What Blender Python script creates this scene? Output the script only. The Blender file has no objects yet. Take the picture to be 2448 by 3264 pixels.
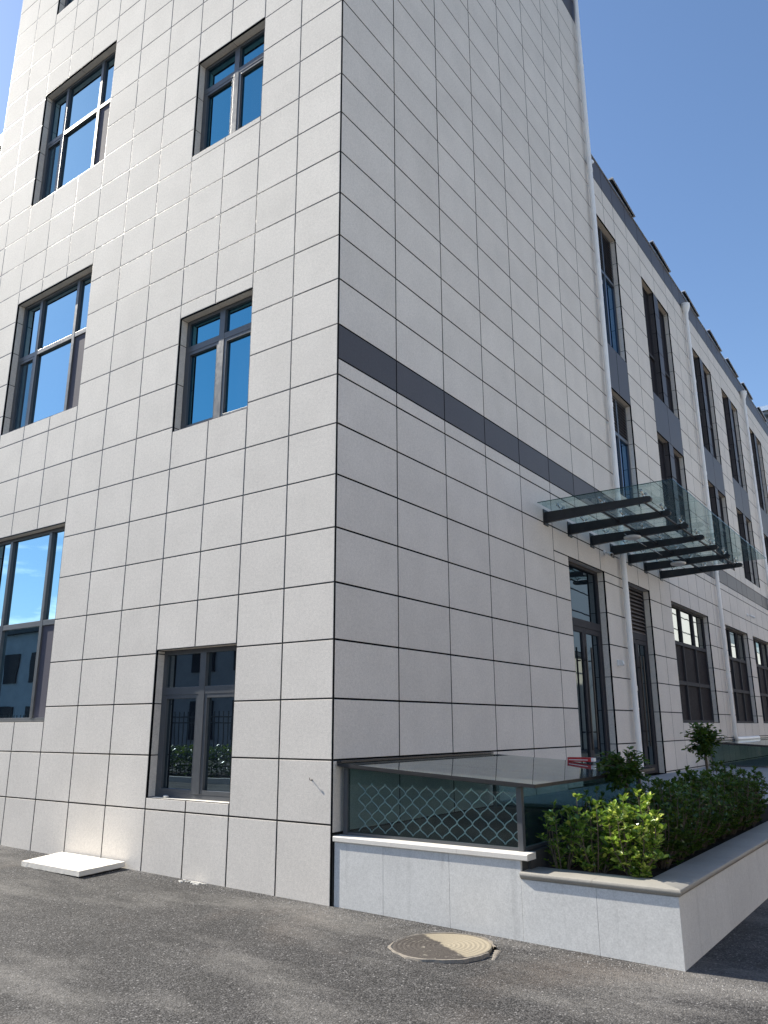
import bpy, bmesh, math, random
from mathutils import Vector, Matrix, Euler

random.seed(7)
R_ = math.radians
scene = bpy.context.scene
col = scene.collection

# ------------------------------------------------------------------ camera
cam_data = bpy.data.cameras.new('camera')
cam = bpy.data.objects.new('camera', cam_data)
col.objects.link(cam)
cam.location = (5.1668, -6.3719, 1.6083)
cam.rotation_euler = Euler((1.83760, 0.00332, 0.61859), 'XYZ')
cam_data.sensor_fit = 'VERTICAL'
cam_data.sensor_height = 36.0
cam_data.lens = 2500.4 / 3264 * 36.0
cam_data.clip_start = 0.05
cam_data.clip_end = 3000
scene.camera = cam
CAM_INV = (Matrix.Translation(cam.location) @ cam.rotation_euler.to_matrix().to_4x4()).inverted()

# ------------------------------------------------------------------ sun, sky, exposure
SUN_EL = R_(39.5)
SUN_OFF = R_(11)
sun_dir = Vector((-math.cos(SUN_OFF) * math.cos(SUN_EL), -math.sin(SUN_OFF) * math.cos(SUN_EL), math.sin(SUN_EL)))
sl = bpy.data.lights.new('sun', 'SUN')
sl.energy = 5.0
sl.angle = R_(0.53)
sl.color = (1.0, 0.935, 0.82)
so = bpy.data.objects.new('sun', sl)
so.rotation_euler = (-sun_dir).to_track_quat('-Z', 'Y').to_euler()
so.location = (-20, -8, 30)
col.objects.link(so)

world = bpy.data.worlds.new('World')
scene.world = world
world.use_nodes = True
wt = world.node_tree
for n in list(wt.nodes):
    wt.nodes.remove(n)
w_out = wt.nodes.new('ShaderNodeOutputWorld')
w_bg = wt.nodes.new('ShaderNodeBackground')
w_sky = wt.nodes.new('ShaderNodeTexSky')
w_sky.sky_type = 'NISHITA'
w_sky.sun_disc = False
w_sky.sun_elevation = SUN_EL
w_sky.sun_rotation = math.atan2(sun_dir.x, sun_dir.y)
w_sky.altitude = 50
w_sky.air_density = 1.1
w_sky.dust_density = 0.6
w_sky.ozone_density = 4.5
w_bg.inputs['Strength'].default_value = 0.10
# low fair-weather clouds near the horizon, the same all the way round
w_tc = wt.nodes.new('ShaderNodeTexCoord')
w_sep = wt.nodes.new('ShaderNodeSeparateXYZ')
w_map = wt.nodes.new('ShaderNodeMapping')
w_map.inputs['Scale'].default_value = (4.5, 4.5, 22.0)
w_map.inputs['Location'].default_value = (2.0, 5.0, 1.0)
w_noise = wt.nodes.new('ShaderNodeTexNoise')
w_noise.inputs['Scale'].default_value = 1.3
w_noise.inputs['Detail'].default_value = 7
w_noise.inputs['Roughness'].default_value = 0.58
w_ramp = wt.nodes.new('ShaderNodeValToRGB')
w_ramp.color_ramp.elements[0].position = 0.47
w_ramp.color_ramp.elements[1].position = 0.60
w_band = wt.nodes.new('ShaderNodeMapRange')
w_band.inputs['From Min'].default_value = 0.27
w_band.inputs['From Max'].default_value = 0.16
w_mul = wt.nodes.new('ShaderNodeMath')
w_mul.operation = 'MULTIPLY'
w_mix = wt.nodes.new('ShaderNodeMix')
w_mix.data_type = 'RGBA'
w_mix.inputs[7].default_value = (13.0, 13.3, 13.8, 1)
wl = wt.links.new
wl(w_tc.outputs['Generated'], w_map.inputs['Vector'])
wl(w_map.outputs[0], w_noise.inputs['Vector'])
wl(w_noise.outputs['Fac'], w_ramp.inputs['Fac'])
wl(w_tc.outputs['Generated'], w_sep.inputs[0])
wl(w_sep.outputs['Z'], w_band.inputs['Value'])
wl(w_ramp.outputs['Color'], w_mul.inputs[0])
wl(w_band.outputs[0], w_mul.inputs[1])
wl(w_mul.outputs[0], w_mix.inputs[0])
wl(w_sky.outputs[0], w_mix.inputs[6])
wl(w_mix.outputs[2], w_bg.inputs['Color'])
wl(w_bg.outputs[0], w_out.inputs['Surface'])

scene.view_settings.view_transform = 'Standard'
scene.view_settings.look = 'None'
scene.view_settings.exposure = 1.0
scene.view_settings.gamma = 1.0
scene.view_settings.use_curve_mapping = False
scene.render.engine = 'CYCLES'
scene.cycles.max_bounces = 8
scene.cycles.transparent_max_bounces = 16


# ------------------------------------------------------------------ materials
class NT:
    def __init__(self, name):
        self.m = bpy.data.materials.new(name)
        self.m.use_nodes = True
        self.t = self.m.node_tree
        for n in list(self.t.nodes):
            self.t.nodes.remove(n)
        self.out = self.n('ShaderNodeOutputMaterial')

    def n(self, kind, **kw):
        nd = self.t.nodes.new(kind)
        for k, v in kw.items():
            setattr(nd, k, v)
        return nd

    def l(self, a, b):
        self.t.links.new(a, b)

    def pos(self, scale=1.0, stretch=None):
        g = self.n('ShaderNodeNewGeometry')
        if stretch:
            mp = self.n('ShaderNodeMapping')
            mp.inputs['Scale'].default_value = stretch
            self.l(g.outputs['Position'], mp.inputs['Vector'])
            return mp.outputs[0]
        return g.outputs['Position']

    def noise(self, scale, detail=3, rough=0.55, vec=None):
        nd = self.n('ShaderNodeTexNoise')
        nd.inputs['Scale'].default_value = scale
        nd.inputs['Detail'].default_value = detail
        nd.inputs['Roughness'].default_value = rough
        self.l(vec if vec is not None else self.pos(), nd.inputs['Vector'])
        return nd.outputs['Fac']

    def math(self, op, a, b=None, c=None):
        nd = self.n('ShaderNodeMath', operation=op)
        for i, v in enumerate((a, b, c)):
            if v is None:
                continue
            if isinstance(v, (int, float)):
                nd.inputs[i].default_value = v
            else:
                self.l(v, nd.inputs[i])
        return nd.outputs[0]

    def rng(self, v, a, b, c, d):
        nd = self.n('ShaderNodeMapRange')
        self.l(v, nd.inputs['Value'])
        for k, x in zip(('From Min', 'From Max', 'To Min', 'To Max'), (a, b, c, d)):
            nd.inputs[k].default_value = x
        return nd.outputs[0]

    def mixc(self, fac, a, b, blend='MIX'):
        nd = self.n('ShaderNodeMix', data_type='RGBA', blend_type=blend)
        for i, v in ((0, fac), (6, a), (7, b)):
            if isinstance(v, (int, float)):
                nd.inputs[i].default_value = v
            elif isinstance(v, tuple):
                nd.inputs[i].default_value = (*v, 1) if len(v) == 3 else v
            else:
                self.l(v, nd.inputs[i])
        return nd.outputs[2]

    def scale_col(self, colr, v):
        nd = self.n('ShaderNodeVectorMath', operation='SCALE')
        if isinstance(colr, tuple):
            nd.inputs[0].default_value = colr
        else:
            self.l(colr, nd.inputs[0])
        if isinstance(v, (int, float)):
            nd.inputs['Scale'].default_value = v
        else:
            self.l(v, nd.inputs['Scale'])
        return nd.outputs[0]

    def rand(self):
        o = self.n('ShaderNodeObjectInfo')
        g = self.n('ShaderNodeNewGeometry')
        s = self.math('ADD', o.outputs['Random'], g.outputs['Random Per Island'])
        return self.math('FRACT', s)

    def bsdf(self, base, rough=0.6, metal=0.0, spec=0.5, bump=None, bump_s=0.3, bump_d=0.002, coat=0.0):
        b = self.n('ShaderNodeBsdfPrincipled')
        for key, v in (('Base Color', base), ('Roughness', rough), ('Metallic', metal), ('Specular IOR Level', spec), ('Coat Weight', coat)):
            if isinstance(v, tuple):
                b.inputs[key].default_value = (*v, 1) if len(v) == 3 else v
            elif isinstance(v, (int, float)):
                b.inputs[key].default_value = v
            else:
                self.l(v, b.inputs[key])
        if bump is not None:
            bp = self.n('ShaderNodeBump')
            bp.inputs['Strength'].default_value = bump_s
            bp.inputs['Distance'].default_value = bump_d
            self.l(bump, bp.inputs['Height'])
            self.l(bp.outputs[0], b.inputs['Normal'])
        return b

    def done(self, sh):
        self.l(sh.outputs[0] if hasattr(sh, 'outputs') else sh, self.out.inputs['Surface'])
        return self.m


def mat_stone(name, base, grain=0.17, tile_var=0.07, rough=0.62, stain=0.05, gs=85.0, streak=0.0, spec=0.35):
    t = NT(name)
    g1 = t.noise(gs, 2, 0.7)
    g2 = t.noise(gs * 0.33, 2, 0.6)
    blot = t.noise(1.7, 4, 0.6)
    v = t.math('ADD', t.rng(g1, 0.25, 0.75, 1 - grain, 1 + grain), t.rng(g2, 0.3, 0.7, -grain * 0.35, grain * 0.35))
    v = t.math('MULTIPLY', v, t.rng(blot, 0.3, 0.7, 1 - stain, 1 + stain))
    v = t.math('MULTIPLY', v, t.rng(t.rand(), 0, 1, 1 - tile_var, 1 + tile_var))
    if streak:
        s = t.noise(3.2, 3, 0.6, t.pos(stretch=(3.0, 3.0, 0.25)))
        v = t.math('MULTIPLY', v, t.rng(s, 0.60, 0.74, 1.0, 1 - streak))
    c = t.scale_col(base, v)
    return t.done(t.bsdf(c, rough, spec=spec, bump=g1, bump_s=0.25, bump_d=0.0015))


def mat_plain(name, base, rough=0.5, metal=0.0, spec=0.5, var=0.06, nscale=9.0, coat=0.0):
    t = NT(name)
    n1 = t.noise(nscale, 4, 0.6)
    c = t.scale_col(base, t.rng(n1, 0.3, 0.7, 1 - var, 1 + var))
    r = t.rng(t.noise(nscale * 2.3, 3), 0.3, 0.7, max(0.02, rough - 0.05), rough + 0.06)
    return t.done(t.bsdf(c, r, metal, spec, coat=coat))


def mat_mirror_glass(name, dark, tint, ior=2.0, rough=0.006, least=0.0):
    """coated window glass seen from outdoors: dark room behind, tinted reflection"""
    t = NT(name)
    d = t.n('ShaderNodeBsdfDiffuse')
    d.inputs['Color'].default_value = (*dark, 1)
    g = t.n('ShaderNodeBsdfGlossy')
    g.inputs['Color'].default_value = (*tint, 1)
    g.inputs['Roughness'].default_value = rough
    wob = t.noise(1.1, 2, 0.5)
    bp = t.n('ShaderNodeBump')
    bp.inputs['Strength'].default_value = 0.05
    bp.inputs['Distance'].default_value = 0.02
    t.l(wob, bp.inputs['Height'])
    t.l(bp.outputs[0], g.inputs['Normal'])
    f = t.n('ShaderNodeFresnel')
    f.inputs['IOR'].default_value = ior
    mx = t.n('ShaderNodeMixShader')
    t.l(t.math('MAXIMUM', f.outputs[0], least), mx.inputs[0])
    t.l(d.outputs[0], mx.inputs[1])
    t.l(g.outputs[0], mx.inputs[2])
    return t.done(mx)


def mat_clear_glass(name, tint, ior=1.5, rough=0.01, dirt=0.0, dirt_col=(0.3, 0.36, 0.34)):
    t = NT(name)
    tr = t.n('ShaderNodeBsdfTransparent')
    tr.inputs['Color'].default_value = (*tint, 1)
    g = t.n('ShaderNodeBsdfGlossy')
    g.inputs['Color'].default_value = (0.92, 0.97, 0.96, 1)
    g.inputs['Roughness'].default_value = rough
    f = t.n('ShaderNodeFresnel')
    f.inputs['IOR'].default_value = ior
    gm = t.n('ShaderNodeNewGeometry')
    mx = t.n('ShaderNodeMixShader')
    t.l(t.math('MULTIPLY', f.outputs[0], t.math('SUBTRACT', 1.0, gm.outputs['Backfacing'])), mx.inputs[0])
    last = tr
    if dirt:
        d0_ = t.n('ShaderNodeBsdfDiffuse')
        d0_.inputs['Color'].default_value = (*dirt_col, 1)
        d1_ = t.n('ShaderNodeBsdfTranslucent')
        d1_.inputs['Color'].default_value = (*dirt_col, 1)
        d = t.n('ShaderNodeMixShader')
        t.l(d0_.outputs[0], d.inputs[1])
        t.l(d1_.outputs[0], d.inputs[2])
        m2 = t.n('ShaderNodeMixShader')
        nz = t.noise(4.0, 5, 0.65)
        t.l(t.rng(nz, 0.3, 0.75, dirt * 0.4, dirt * 1.4), m2.inputs[0])
        t.l(tr.outputs[0], m2.inputs[1])
        t.l(d.outputs[0], m2.inputs[2])
        last = m2
    t.l(last.outputs[0], mx.inputs[1])
    t.l(g.outputs[0], mx.inputs[2])
    return t.done(mx)


def mat_asphalt():
    t = NT('asphalt')
    p = t.pos()
    vor = t.n('ShaderNodeTexVoronoi')
    vor.inputs['Scale'].default_value = 85
    t.l(p, vor.inputs['Vector'])
    sp = t.n('ShaderNodeSeparateColor')
    t.l(vor.outputs['Color'], sp.inputs[0])
    stone = t.rng(sp.outputs[0], 0.0, 1.0, 0.022, 0.115)
    hot = t.rng(sp.outputs[1], 0.93, 1.0, 0.0, 0.20)
    vor2 = t.n('ShaderNodeTexVoronoi')
    vor2.inputs['Scale'].default_value = 30
    t.l(p, vor2.inputs['Vector'])
    sp2 = t.n('ShaderNodeSeparateColor')
    t.l(vor2.outputs['Color'], sp2.inputs[0])
    hot2 = t.rng(sp2.outputs[2], 0.95, 1.0, 0.0, 0.05)
    v = t.math('ADD', t.math('ADD', stone, hot), hot2)
    gap = t.rng(vor.outputs['Distance'], 0.25, 0.65, 1.0, 0.45)
    v = t.math('MULTIPLY', v, gap)
    big = t.noise(0.9, 5, 0.6)
    v = t.math('MULTIPLY', v, t.rng(big, 0.3, 0.7, 0.72, 1.3))
    c = t.scale_col((1.0, 0.965, 0.95), v)
    # dusty patches of sand and cement
    dn = t.noise(0.75, 5, 0.62, t.pos(stretch=(0.55, 1.5, 1.0)))
    fine = t.noise(26, 3, 0.7)
    dust = t.math('MULTIPLY', t.rng(dn, 0.47, 0.66, 0.0, 0.72), t.rng(fine, 0.3, 0.7, 0.30, 1.0))
    c = t.mixc(dust, c, (0.215, 0.205, 0.192))
    dn2 = t.noise(0.55, 4, 0.6)
    brown = t.math('MULTIPLY', t.rng(dn2, 0.56, 0.70, 0.0, 0.32), t.rng(fine, 0.3, 0.7, 0.30, 1.0))
    c = t.mixc(brown, c, (0.155, 0.122, 0.098))
    h = t.math('SUBTRACT', t.math('MULTIPLY', sp.outputs[0], 0.6), vor.outputs['Distance'])
    return t.done(t.bsdf(c, 0.82, spec=0.3, bump=h, bump_s=0.7, bump_d=0.006))


def mat_leaf(name, dark, light, yellow=(0.30, 0.34, 0.05), yfrac=0.12):
    t = NT(name)
    g = t.n('ShaderNodeNewGeometry')
    r = g.outputs['Random Per Island']
    c = t.mixc(r, dark, light)
    r2 = t.math('FRACT', t.math('MULTIPLY', r, 37.7))
    c = t.mixc(t.rng(r2, 1 - yfrac, 1 - yfrac * 0.5, 0, 1), c, yellow)
    b = t.bsdf(c, 0.24, spec=0.6)
    tl = t.n('ShaderNodeBsdfTranslucent')
    t.l(t.mixc(0.5, c, (0.20, 0.30, 0.02)), tl.inputs['Color'])
    mx = t.n('ShaderNodeMixShader')
    mx.inputs[0].default_value = 0.34
    t.l(b.outputs[0], mx.inputs[1])
    t.l(tl.outputs[0], mx.inputs[2])
    return t.done(mx)


def mat_cover():
    """cast cover: sandy dust on the far half, tar and grit on the near half"""
    t = NT('dusty_iron')
    p = t.pos()
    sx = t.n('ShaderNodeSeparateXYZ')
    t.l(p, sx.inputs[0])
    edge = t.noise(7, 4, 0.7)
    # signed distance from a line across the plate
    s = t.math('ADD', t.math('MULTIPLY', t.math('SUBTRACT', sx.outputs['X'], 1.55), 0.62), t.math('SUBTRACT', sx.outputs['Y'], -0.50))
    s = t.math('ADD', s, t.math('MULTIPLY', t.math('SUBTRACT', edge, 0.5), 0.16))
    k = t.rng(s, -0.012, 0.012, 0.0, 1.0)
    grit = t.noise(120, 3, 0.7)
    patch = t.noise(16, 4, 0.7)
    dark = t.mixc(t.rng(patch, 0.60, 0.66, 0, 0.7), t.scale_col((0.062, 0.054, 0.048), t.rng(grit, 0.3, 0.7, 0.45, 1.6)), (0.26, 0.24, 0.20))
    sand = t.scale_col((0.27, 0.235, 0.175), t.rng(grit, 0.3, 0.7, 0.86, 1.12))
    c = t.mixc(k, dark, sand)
    return t.done(t.bsdf(c, 0.85, spec=0.25, bump=grit, bump_s=0.35, bump_d=0.003))


def mat_foam():
    t = NT('white_foam')
    v = t.n('ShaderNodeTexVoronoi')
    v.inputs['Scale'].default_value = 190
    t.l(t.pos(), v.inputs['Vector'])
    blot = t.noise(5, 4, 0.6)
    c = t.mixc(t.rng(blot, 0.45, 0.75, 0.0, 0.35), (0.74, 0.70, 0.63), (0.56, 0.50, 0.41))
    return t.done(t.bsdf(c, 0.8, spec=0.2, bump=v.outputs['Distance'], bump_s=0.4, bump_d=0.003))


M = {}
M['stone'] = mat_stone('pale_stone', (0.665, 0.622, 0.565), tile_var=0.035, rough=0.8, spec=0.18)
M['stone_dark'] = mat_stone('charcoal_stone', (0.078, 0.071, 0.073), grain=0.2, tile_var=0.08, rough=0.5)
def mat_sealant():
    t = NT('black_sealant')
    n1 = t.noise(14, 3, 0.6)
    b = t.bsdf((0.009, 0.009, 0.010), t.rng(t.noise(3.0, 2), 0.3, 0.7, 0.28, 0.42), spec=0.4, bump=n1, bump_s=0.5, bump_d=0.010)
    return t.done(b)


M['sealant'] = mat_sealant()
M['sealant_matt'] = mat_plain('dull_sealant', (0.007, 0.007, 0.008), 0.8, spec=0.06, var=0.3, nscale=20)
M['granite'] = mat_stone('planter_granite', (0.585, 0.58, 0.56), grain=0.14, tile_var=0.02, rough=0.75, stain=0.05, streak=0.13, spec=0.2)
M['coping'] = mat_stone('coping_stone', (0.29, 0.275, 0.245), grain=0.1, tile_var=0.05, rough=0.6, stain=0.12)
M['white_stone'] = mat_stone('white_sill_stone', (0.66, 0.63, 0.58), grain=0.06, tile_var=0.03, rough=0.55, stain=0.07)
M['paving'] = mat_stone('paving_stone', (0.40, 0.40, 0.40), grain=0.12, tile_var=0.08, rough=0.6, stain=0.08)
M['frame'] = mat_plain('grey_aluminium', (0.080, 0.085, 0.092), 0.34, metal=0.0, spec=0.45)
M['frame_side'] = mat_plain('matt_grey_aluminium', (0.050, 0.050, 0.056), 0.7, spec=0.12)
M['glass'] = mat_mirror_glass('window_glass', (0.010, 0.014, 0.018), (0.20, 0.66, 0.92), 1.6, least=0.40)
M['glass_wide'] = mat_mirror_glass('wide_window_glass', (0.012, 0.016, 0.020), (0.46, 0.75, 0.94), 1.6, least=0.56)
M['glass_blue'] = mat_mirror_glass('blue_window_glass', (0.010, 0.016, 0.024), (0.34, 0.62, 1.0), 1.6, least=0.65)
M['glass_side'] = mat_mirror_glass('side_window_glass', (0.012, 0.014, 0.016), (0.52, 0.55, 0.54), 1.6, least=0.7)
M['glass_dark'] = mat_mirror_glass('dark_window_glass', (0.010, 0.014, 0.019), (0.48, 0.62, 0.72), 1.6, least=0.30)
M['glass_blind'] = mat_mirror_glass('curtained_glass', (0.05, 0.065, 0.08), (0.30, 0.66, 0.9), 1.5, 0.02, least=0.22)
M['screen'] = mat_plain('insect_screen', (0.085, 0.082, 0.105), 0.75, spec=0.2, nscale=40)
M['screen_dark'] = mat_plain('dark_screen', (0.022, 0.020, 0.024), 0.7, spec=0.08, nscale=14, var=0.25)
M['louvre'] = mat_plain('brown_louvre', (0.095, 0.078, 0.074), 0.5, spec=0.4)
M['pvc'] = mat_plain('white_pvc', (0.84, 0.83, 0.81), 0.4, var=0.05, nscale=4)
M['black_steel'] = mat_plain('black_steel', (0.022, 0.022, 0.024), 0.42, spec=0.4, var=0.2)
M['steel'] = mat_plain('bright_steel', (0.55, 0.56, 0.57), 0.22, metal=0.95)
M['galvanised'] = mat_plain('galvanised_steel', (0.74, 0.74, 0.72), 0.4, metal=0.1)
M['canopy_glass'] = mat_clear_glass('canopy_glass', (0.86, 0.945, 0.93), 1.4, 0.01, dirt=0.10, dirt_col=(0.40, 0.56, 0.53))
M['glass_edge'] = mat_clear_glass('green_glass_edge', (0.10, 0.32, 0.26), 1.5, 0.1)
M['well_glass'] = mat_clear_glass('skylight_glass', (0.70, 0.81, 0.82), 1.5, 0.02, dirt=0.06, dirt_col=(0.22, 0.30, 0.31))
M['roof_glass'] = mat_clear_glass('skylight_roof_glass', (0.45, 0.55, 0.56), 1.30, 0.03, dirt=0.55, dirt_col=(0.24, 0.265, 0.26))
M['concrete_dark'] = mat_plain('dark_concrete', (0.055, 0.055, 0.055), 0.85, var=0.3, nscale=3)  # plain dark grey concrete, mottled by noise
M['soil'] = mat_plain('soil', (0.035, 0.026, 0.018), 0.95, spec=0.1, var=0.5, nscale=25)
M['white_plastic'] = mat_plain('white_plastic', (0.72, 0.72, 0.71), 0.35)
M['white_paint'] = mat_plain('white_paint', (0.75, 0.75, 0.74), 0.6)
M['red'] = mat_plain('red_card', (0.42, 0.018, 0.02), 0.45)
M['asphalt'] = mat_asphalt()
M['cover'] = mat_cover()
M['rim'] = mat_plain('rusty_rim', (0.21, 0.185, 0.155), 0.7, var=0.3, nscale=20)
M['foam'] = mat_foam()
M['leaf'] = mat_leaf('shrub_leaf_sunlit', (0.055, 0.125, 0.018), (0.25, 0.39, 0.06), (0.56, 0.64, 0.14), 0.38)  # sunlit brightness of the front corner shrub put into the leaf colour
M['leaf_half_shade'] = mat_leaf('shrub_leaf_half_shade', (0.040, 0.10, 0.018), (0.17, 0.29, 0.05), (0.46, 0.54, 0.11), 0.24)  # same leaf toned down, its partial shade put into the colour
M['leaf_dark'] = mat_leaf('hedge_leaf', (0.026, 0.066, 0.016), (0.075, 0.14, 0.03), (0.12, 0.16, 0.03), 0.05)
M['bark'] = mat_plain('bark', (0.11, 0.085, 0.06), 0.9, var=0.35, nscale=40)
M['grit'] = mat_stone('loose_grit', (0.21, 0.20, 0.19), grain=0.1, tile_var=0.75, rough=0.85, gs=60)
M['cement'] = mat_plain('spilt_cement', (0.46, 0.45, 0.42), 0.9, var=0.15, nscale=60)
M['solar'] = mat_mirror_glass('solar_cell', (0.008, 0.010, 0.022), (0.75, 0.8, 0.9), 1.5)
M['alu'] = mat_plain('aluminium', (0.70, 0.71, 0.72), 0.3, metal=0.8)
M['blue_wall'] = mat_plain('blue_grey_panel', (0.15, 0.19, 0.23), 0.45, var=0.1, nscale=1)
M['plaster'] = mat_stone('grey_plaster', (0.30, 0.31, 0.32), grain=0.05, tile_var=0, rough=0.85, stain=0.1, gs=20)
M['plaster_white'] = mat_stone('cream_plaster', (0.66, 0.55, 0.42), grain=0.03, tile_var=0, rough=0.85, stain=0.05, gs=20)  # cream tone chosen for the warm light it bounces onto the side wall
M['fence'] = mat_plain('black_fence_paint', (0.02, 0.02, 0.022), 0.45)


# ------------------------------------------------------------------ mesh helpers
class MB:
    def __init__(self):
        self.v = []
        self.f = []
        self.smooth = False

    def quad(self, a, b, c, d):
        i = len(self.v)
        self.v += [Vector(a), Vector(b), Vector(c), Vector(d)]
        self.f.append((i, i + 1, i + 2, i + 3))

    def box(self, x0, x1, y0, y1, z0, z1, T=None):
        i = len(self.v)
        pts = [(x0, y0, z0), (x1, y0, z0), (x1, y1, z0), (x0, y1, z0), (x0, y0, z1), (x1, y0, z1), (x1, y1, z1), (x0, y1, z1)]
        self.v += [(T @ Vector(p) if T is not None else Vector(p)) for p in pts]
        for q in ((0, 3, 2, 1), (4, 5, 6, 7), (0, 1, 5, 4), (1, 2, 6, 5), (2, 3, 7, 6), (3, 0, 4, 7)):
            self.f.append(tuple(i + k for k in q))

    def tile(self, u0, u1, v0, v1, d, th=0.02, ch=0.0025, T=None, tilt=(0, 0)):
        """stone slab with chamfered face edges, face at depth d (outwards +)"""
        i = len(self.v)
        cu, cv = (u0 + u1) / 2, (v0 + v1) / 2

        def P(u, v, dd):
            dd += (u - cu) * tilt[0] + (v - cv) * tilt[1]
            p = Vector((u, v, dd))
            return T @ p if T is not None else p
        for (k, dd) in ((0, d - th), (0, d - ch), (ch, d)):
            self.v += [P(u0 + k, v0 + k, dd), P(u1 - k, v0 + k, dd), P(u1 - k, v1 - k, dd), P(u0 + k, v1 - k, dd)]
        for a in (0, 4):
            for k in range(4):
                n = (k + 1) % 4
                self.f.append((i + a + k, i + a + n, i + a + 4 + n, i + a + 4 + k))
        self.f.append((i + 8, i + 9, i + 10, i + 11))

    def tube(self, pts, rad, seg=10, caps=True):
        pts = [Vector(p) for p in pts]
        n = len(pts)
        rad = rad if isinstance(rad, (list, tuple)) else [rad] * n
        i0 = len(self.v)
        up = Vector((0, 0, 1))
        for k, p in enumerate(pts):
            t = (pts[min(k + 1, n - 1)] - pts[max(k - 1, 0)]).normalized()
            a = t.cross(up if abs(t.z) < 0.95 else Vector((0, 1, 0))).normalized()
            b = t.cross(a).normalized()
            for s in range(seg):
                an = 2 * math.pi * s / seg
                self.v.append(p + (a * math.cos(an) + b * math.sin(an)) * rad[k])
        for k in range(n - 1):
            for s in range(seg):
                s2 = (s + 1) % seg
                self.f.append((i0 + k * seg + s, i0 + k * seg + s2, i0 + (k + 1) * seg + s2, i0 + (k + 1) * seg + s))
        if caps:
            self.f.append(tuple(i0 + s for s in range(seg))[::-1])
            self.f.append(tuple(i0 + (n - 1) * seg + s for s in range(seg)))

    def lathe(self, centre, prof, seg=32, T=None, close=True):
        """profile of (radius, height) about the z axis (or T's z axis)"""
        i0 = len(self.v)
        c = Vector(centre)
        for (r, h) in prof:
            for s in range(seg):
                an = 2 * math.pi * s / seg
                q = Vector((r * math.cos(an), r * math.sin(an), h))
                self.v.append(c + (T @ q if T is not None else q))
        for k in range(len(prof) - 1):
            for s in range(seg):
                s2 = (s + 1) % seg
                self.f.append((i0 + k * seg + s, i0 + k * seg + s2, i0 + (k + 1) * seg + s2, i0 + (k + 1) * seg + s))
        if close:
            self.f.append(tuple(i0 + s for s in range(seg))[::-1])
            self.f.append(tuple(i0 + (len(prof) - 1) * seg + s for s in range(seg)))

    def prism(self, poly, axis, a0, a1, T=None):
        """extrude a 2D polygon along an axis (0,1,2)"""
        i0 = len(self.v)
        n = len(poly)
        for a in (a0, a1):
            for (p, q) in poly:
                c = [p, q]
                c.insert(axis, a)
                self.v.append(T @ Vector(c) if T is not None else Vector(c))
        for k in range(n):
            k2 = (k + 1) % n
            self.f.append((i0 + k, i0 + k2, i0 + n + k2, i0 + n + k))
        self.f.append(tuple(i0 + k for k in range(n))[::-1])
        self.f.append(tuple(i0 + n + k for k in range(n)))

    def build(self, name, mat, parent=None, smooth=None, bevel=0.0, local=False):
        off = parent_loc(parent) if (parent is not None and not local) else Vector((0, 0, 0))
        me = bpy.data.meshes.new(name)
        me.from_pydata([tuple(p - off) for p in self.v], [], self.f)
        bm = bmesh.new()
        bm.from_mesh(me)
        bmesh.ops.recalc_face_normals(bm, faces=bm.faces)
        bm.to_mesh(me)
        bm.free()
        if smooth:
            me.shade_smooth()
            me.set_sharp_from_angle(angle=R_(35))
        me.materials.append(M[mat])
        o = bpy.data.objects.new(name, me)
        col.objects.link(o)
        if parent is not None:
            o.parent = parent
        if bevel:
            b = o.modifiers.new('bevel', 'BEVEL')
            b.width = bevel
            b.segments = 2
            b.limit_method = 'ANGLE'
        return o


def parent_loc(p):
    l = Vector((0, 0, 0))
    while p is not None:
        l += p.location
        p = p.parent
    return l


def tag(o, label=None, cat=None, group=None, kind=None):
    if label:
        o['label'] = label
    if cat:
        o['category'] = cat
    if group:
        o['group'] = group
    if kind:
        o['kind'] = kind
    return o


def thing(name, label, cat, loc=(0, 0, 0), group=None):
    o = bpy.data.objects.new(name, None)
    o.empty_display_size = 0.2
    o.location = loc
    col.objects.link(o)
    return tag(o, label, cat, group)


def sub_empty(name, parent, loc):
    o = bpy.data.objects.new(name, None)
    col.objects.link(o)
    o.parent = parent
    o.location = Vector(loc) - parent_loc(parent)
    return o


def one(name, mb, mat, label, cat, loc, group=None, smooth=False, bevel=0.0, kind=None):
    """a thing that is one mesh, origin at its base"""
    mb.v = [p - Vector(loc) for p in mb.v]
    o = mb.build(name, mat, smooth=smooth, bevel=bevel)
    o.location = loc
    return tag(o, label, cat, group, kind)


def to_px(p):
    q = CAM_INV @ Vector(p)
    if q.z > -0.2:
        return None
    f = 2500.4 / 3264 * 1024
    return (384 + f * q.x / -q.z, 512 - f * q.y / -q.z)


# facade frames: local (u, v, d) -> world; u along the wall, v up, d outwards
TL = Matrix(((1, 0, 0, 0), (0, 0, -1, 0), (0, 1, 0, 0), (0, 0, 0, 1)))      # front wall, plane y = 0
TR = Matrix(((0, 0, 1, 0), (1, 0, 0, 0), (0, 1, 0, 0), (0, 0, 0, 1)))       # side wall, plane x = 0

# ------------------------------------------------------------------ ground
GS = 0.0172


def gz(x):
    return -0.042 - GS * max(-9.0, min(6.0, x))


mb = MB()
xs = [-900, -300, -100, -40, -9, -4, 0, 2, 4, 6, 40, 100, 300, 900]
ys = [-900, -200, -40, -12, -6, -2, 0, 2, 8, 40, 200, 900]
for x in xs:
    for y in ys:
        mb.v.append(Vector((x, y, gz(x))))
ny = len(ys)
for i in range(len(xs) - 1):
    for j in range(ny - 1):
        mb.f.append((i * ny + j, (i + 1) * ny + j, (i + 1) * ny + j + 1, i * ny + j + 1))
g = mb.build('ground', 'asphalt')
tag(g, 'dark speckled asphalt ground in front of the building', 'ground', kind='structure')

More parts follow.
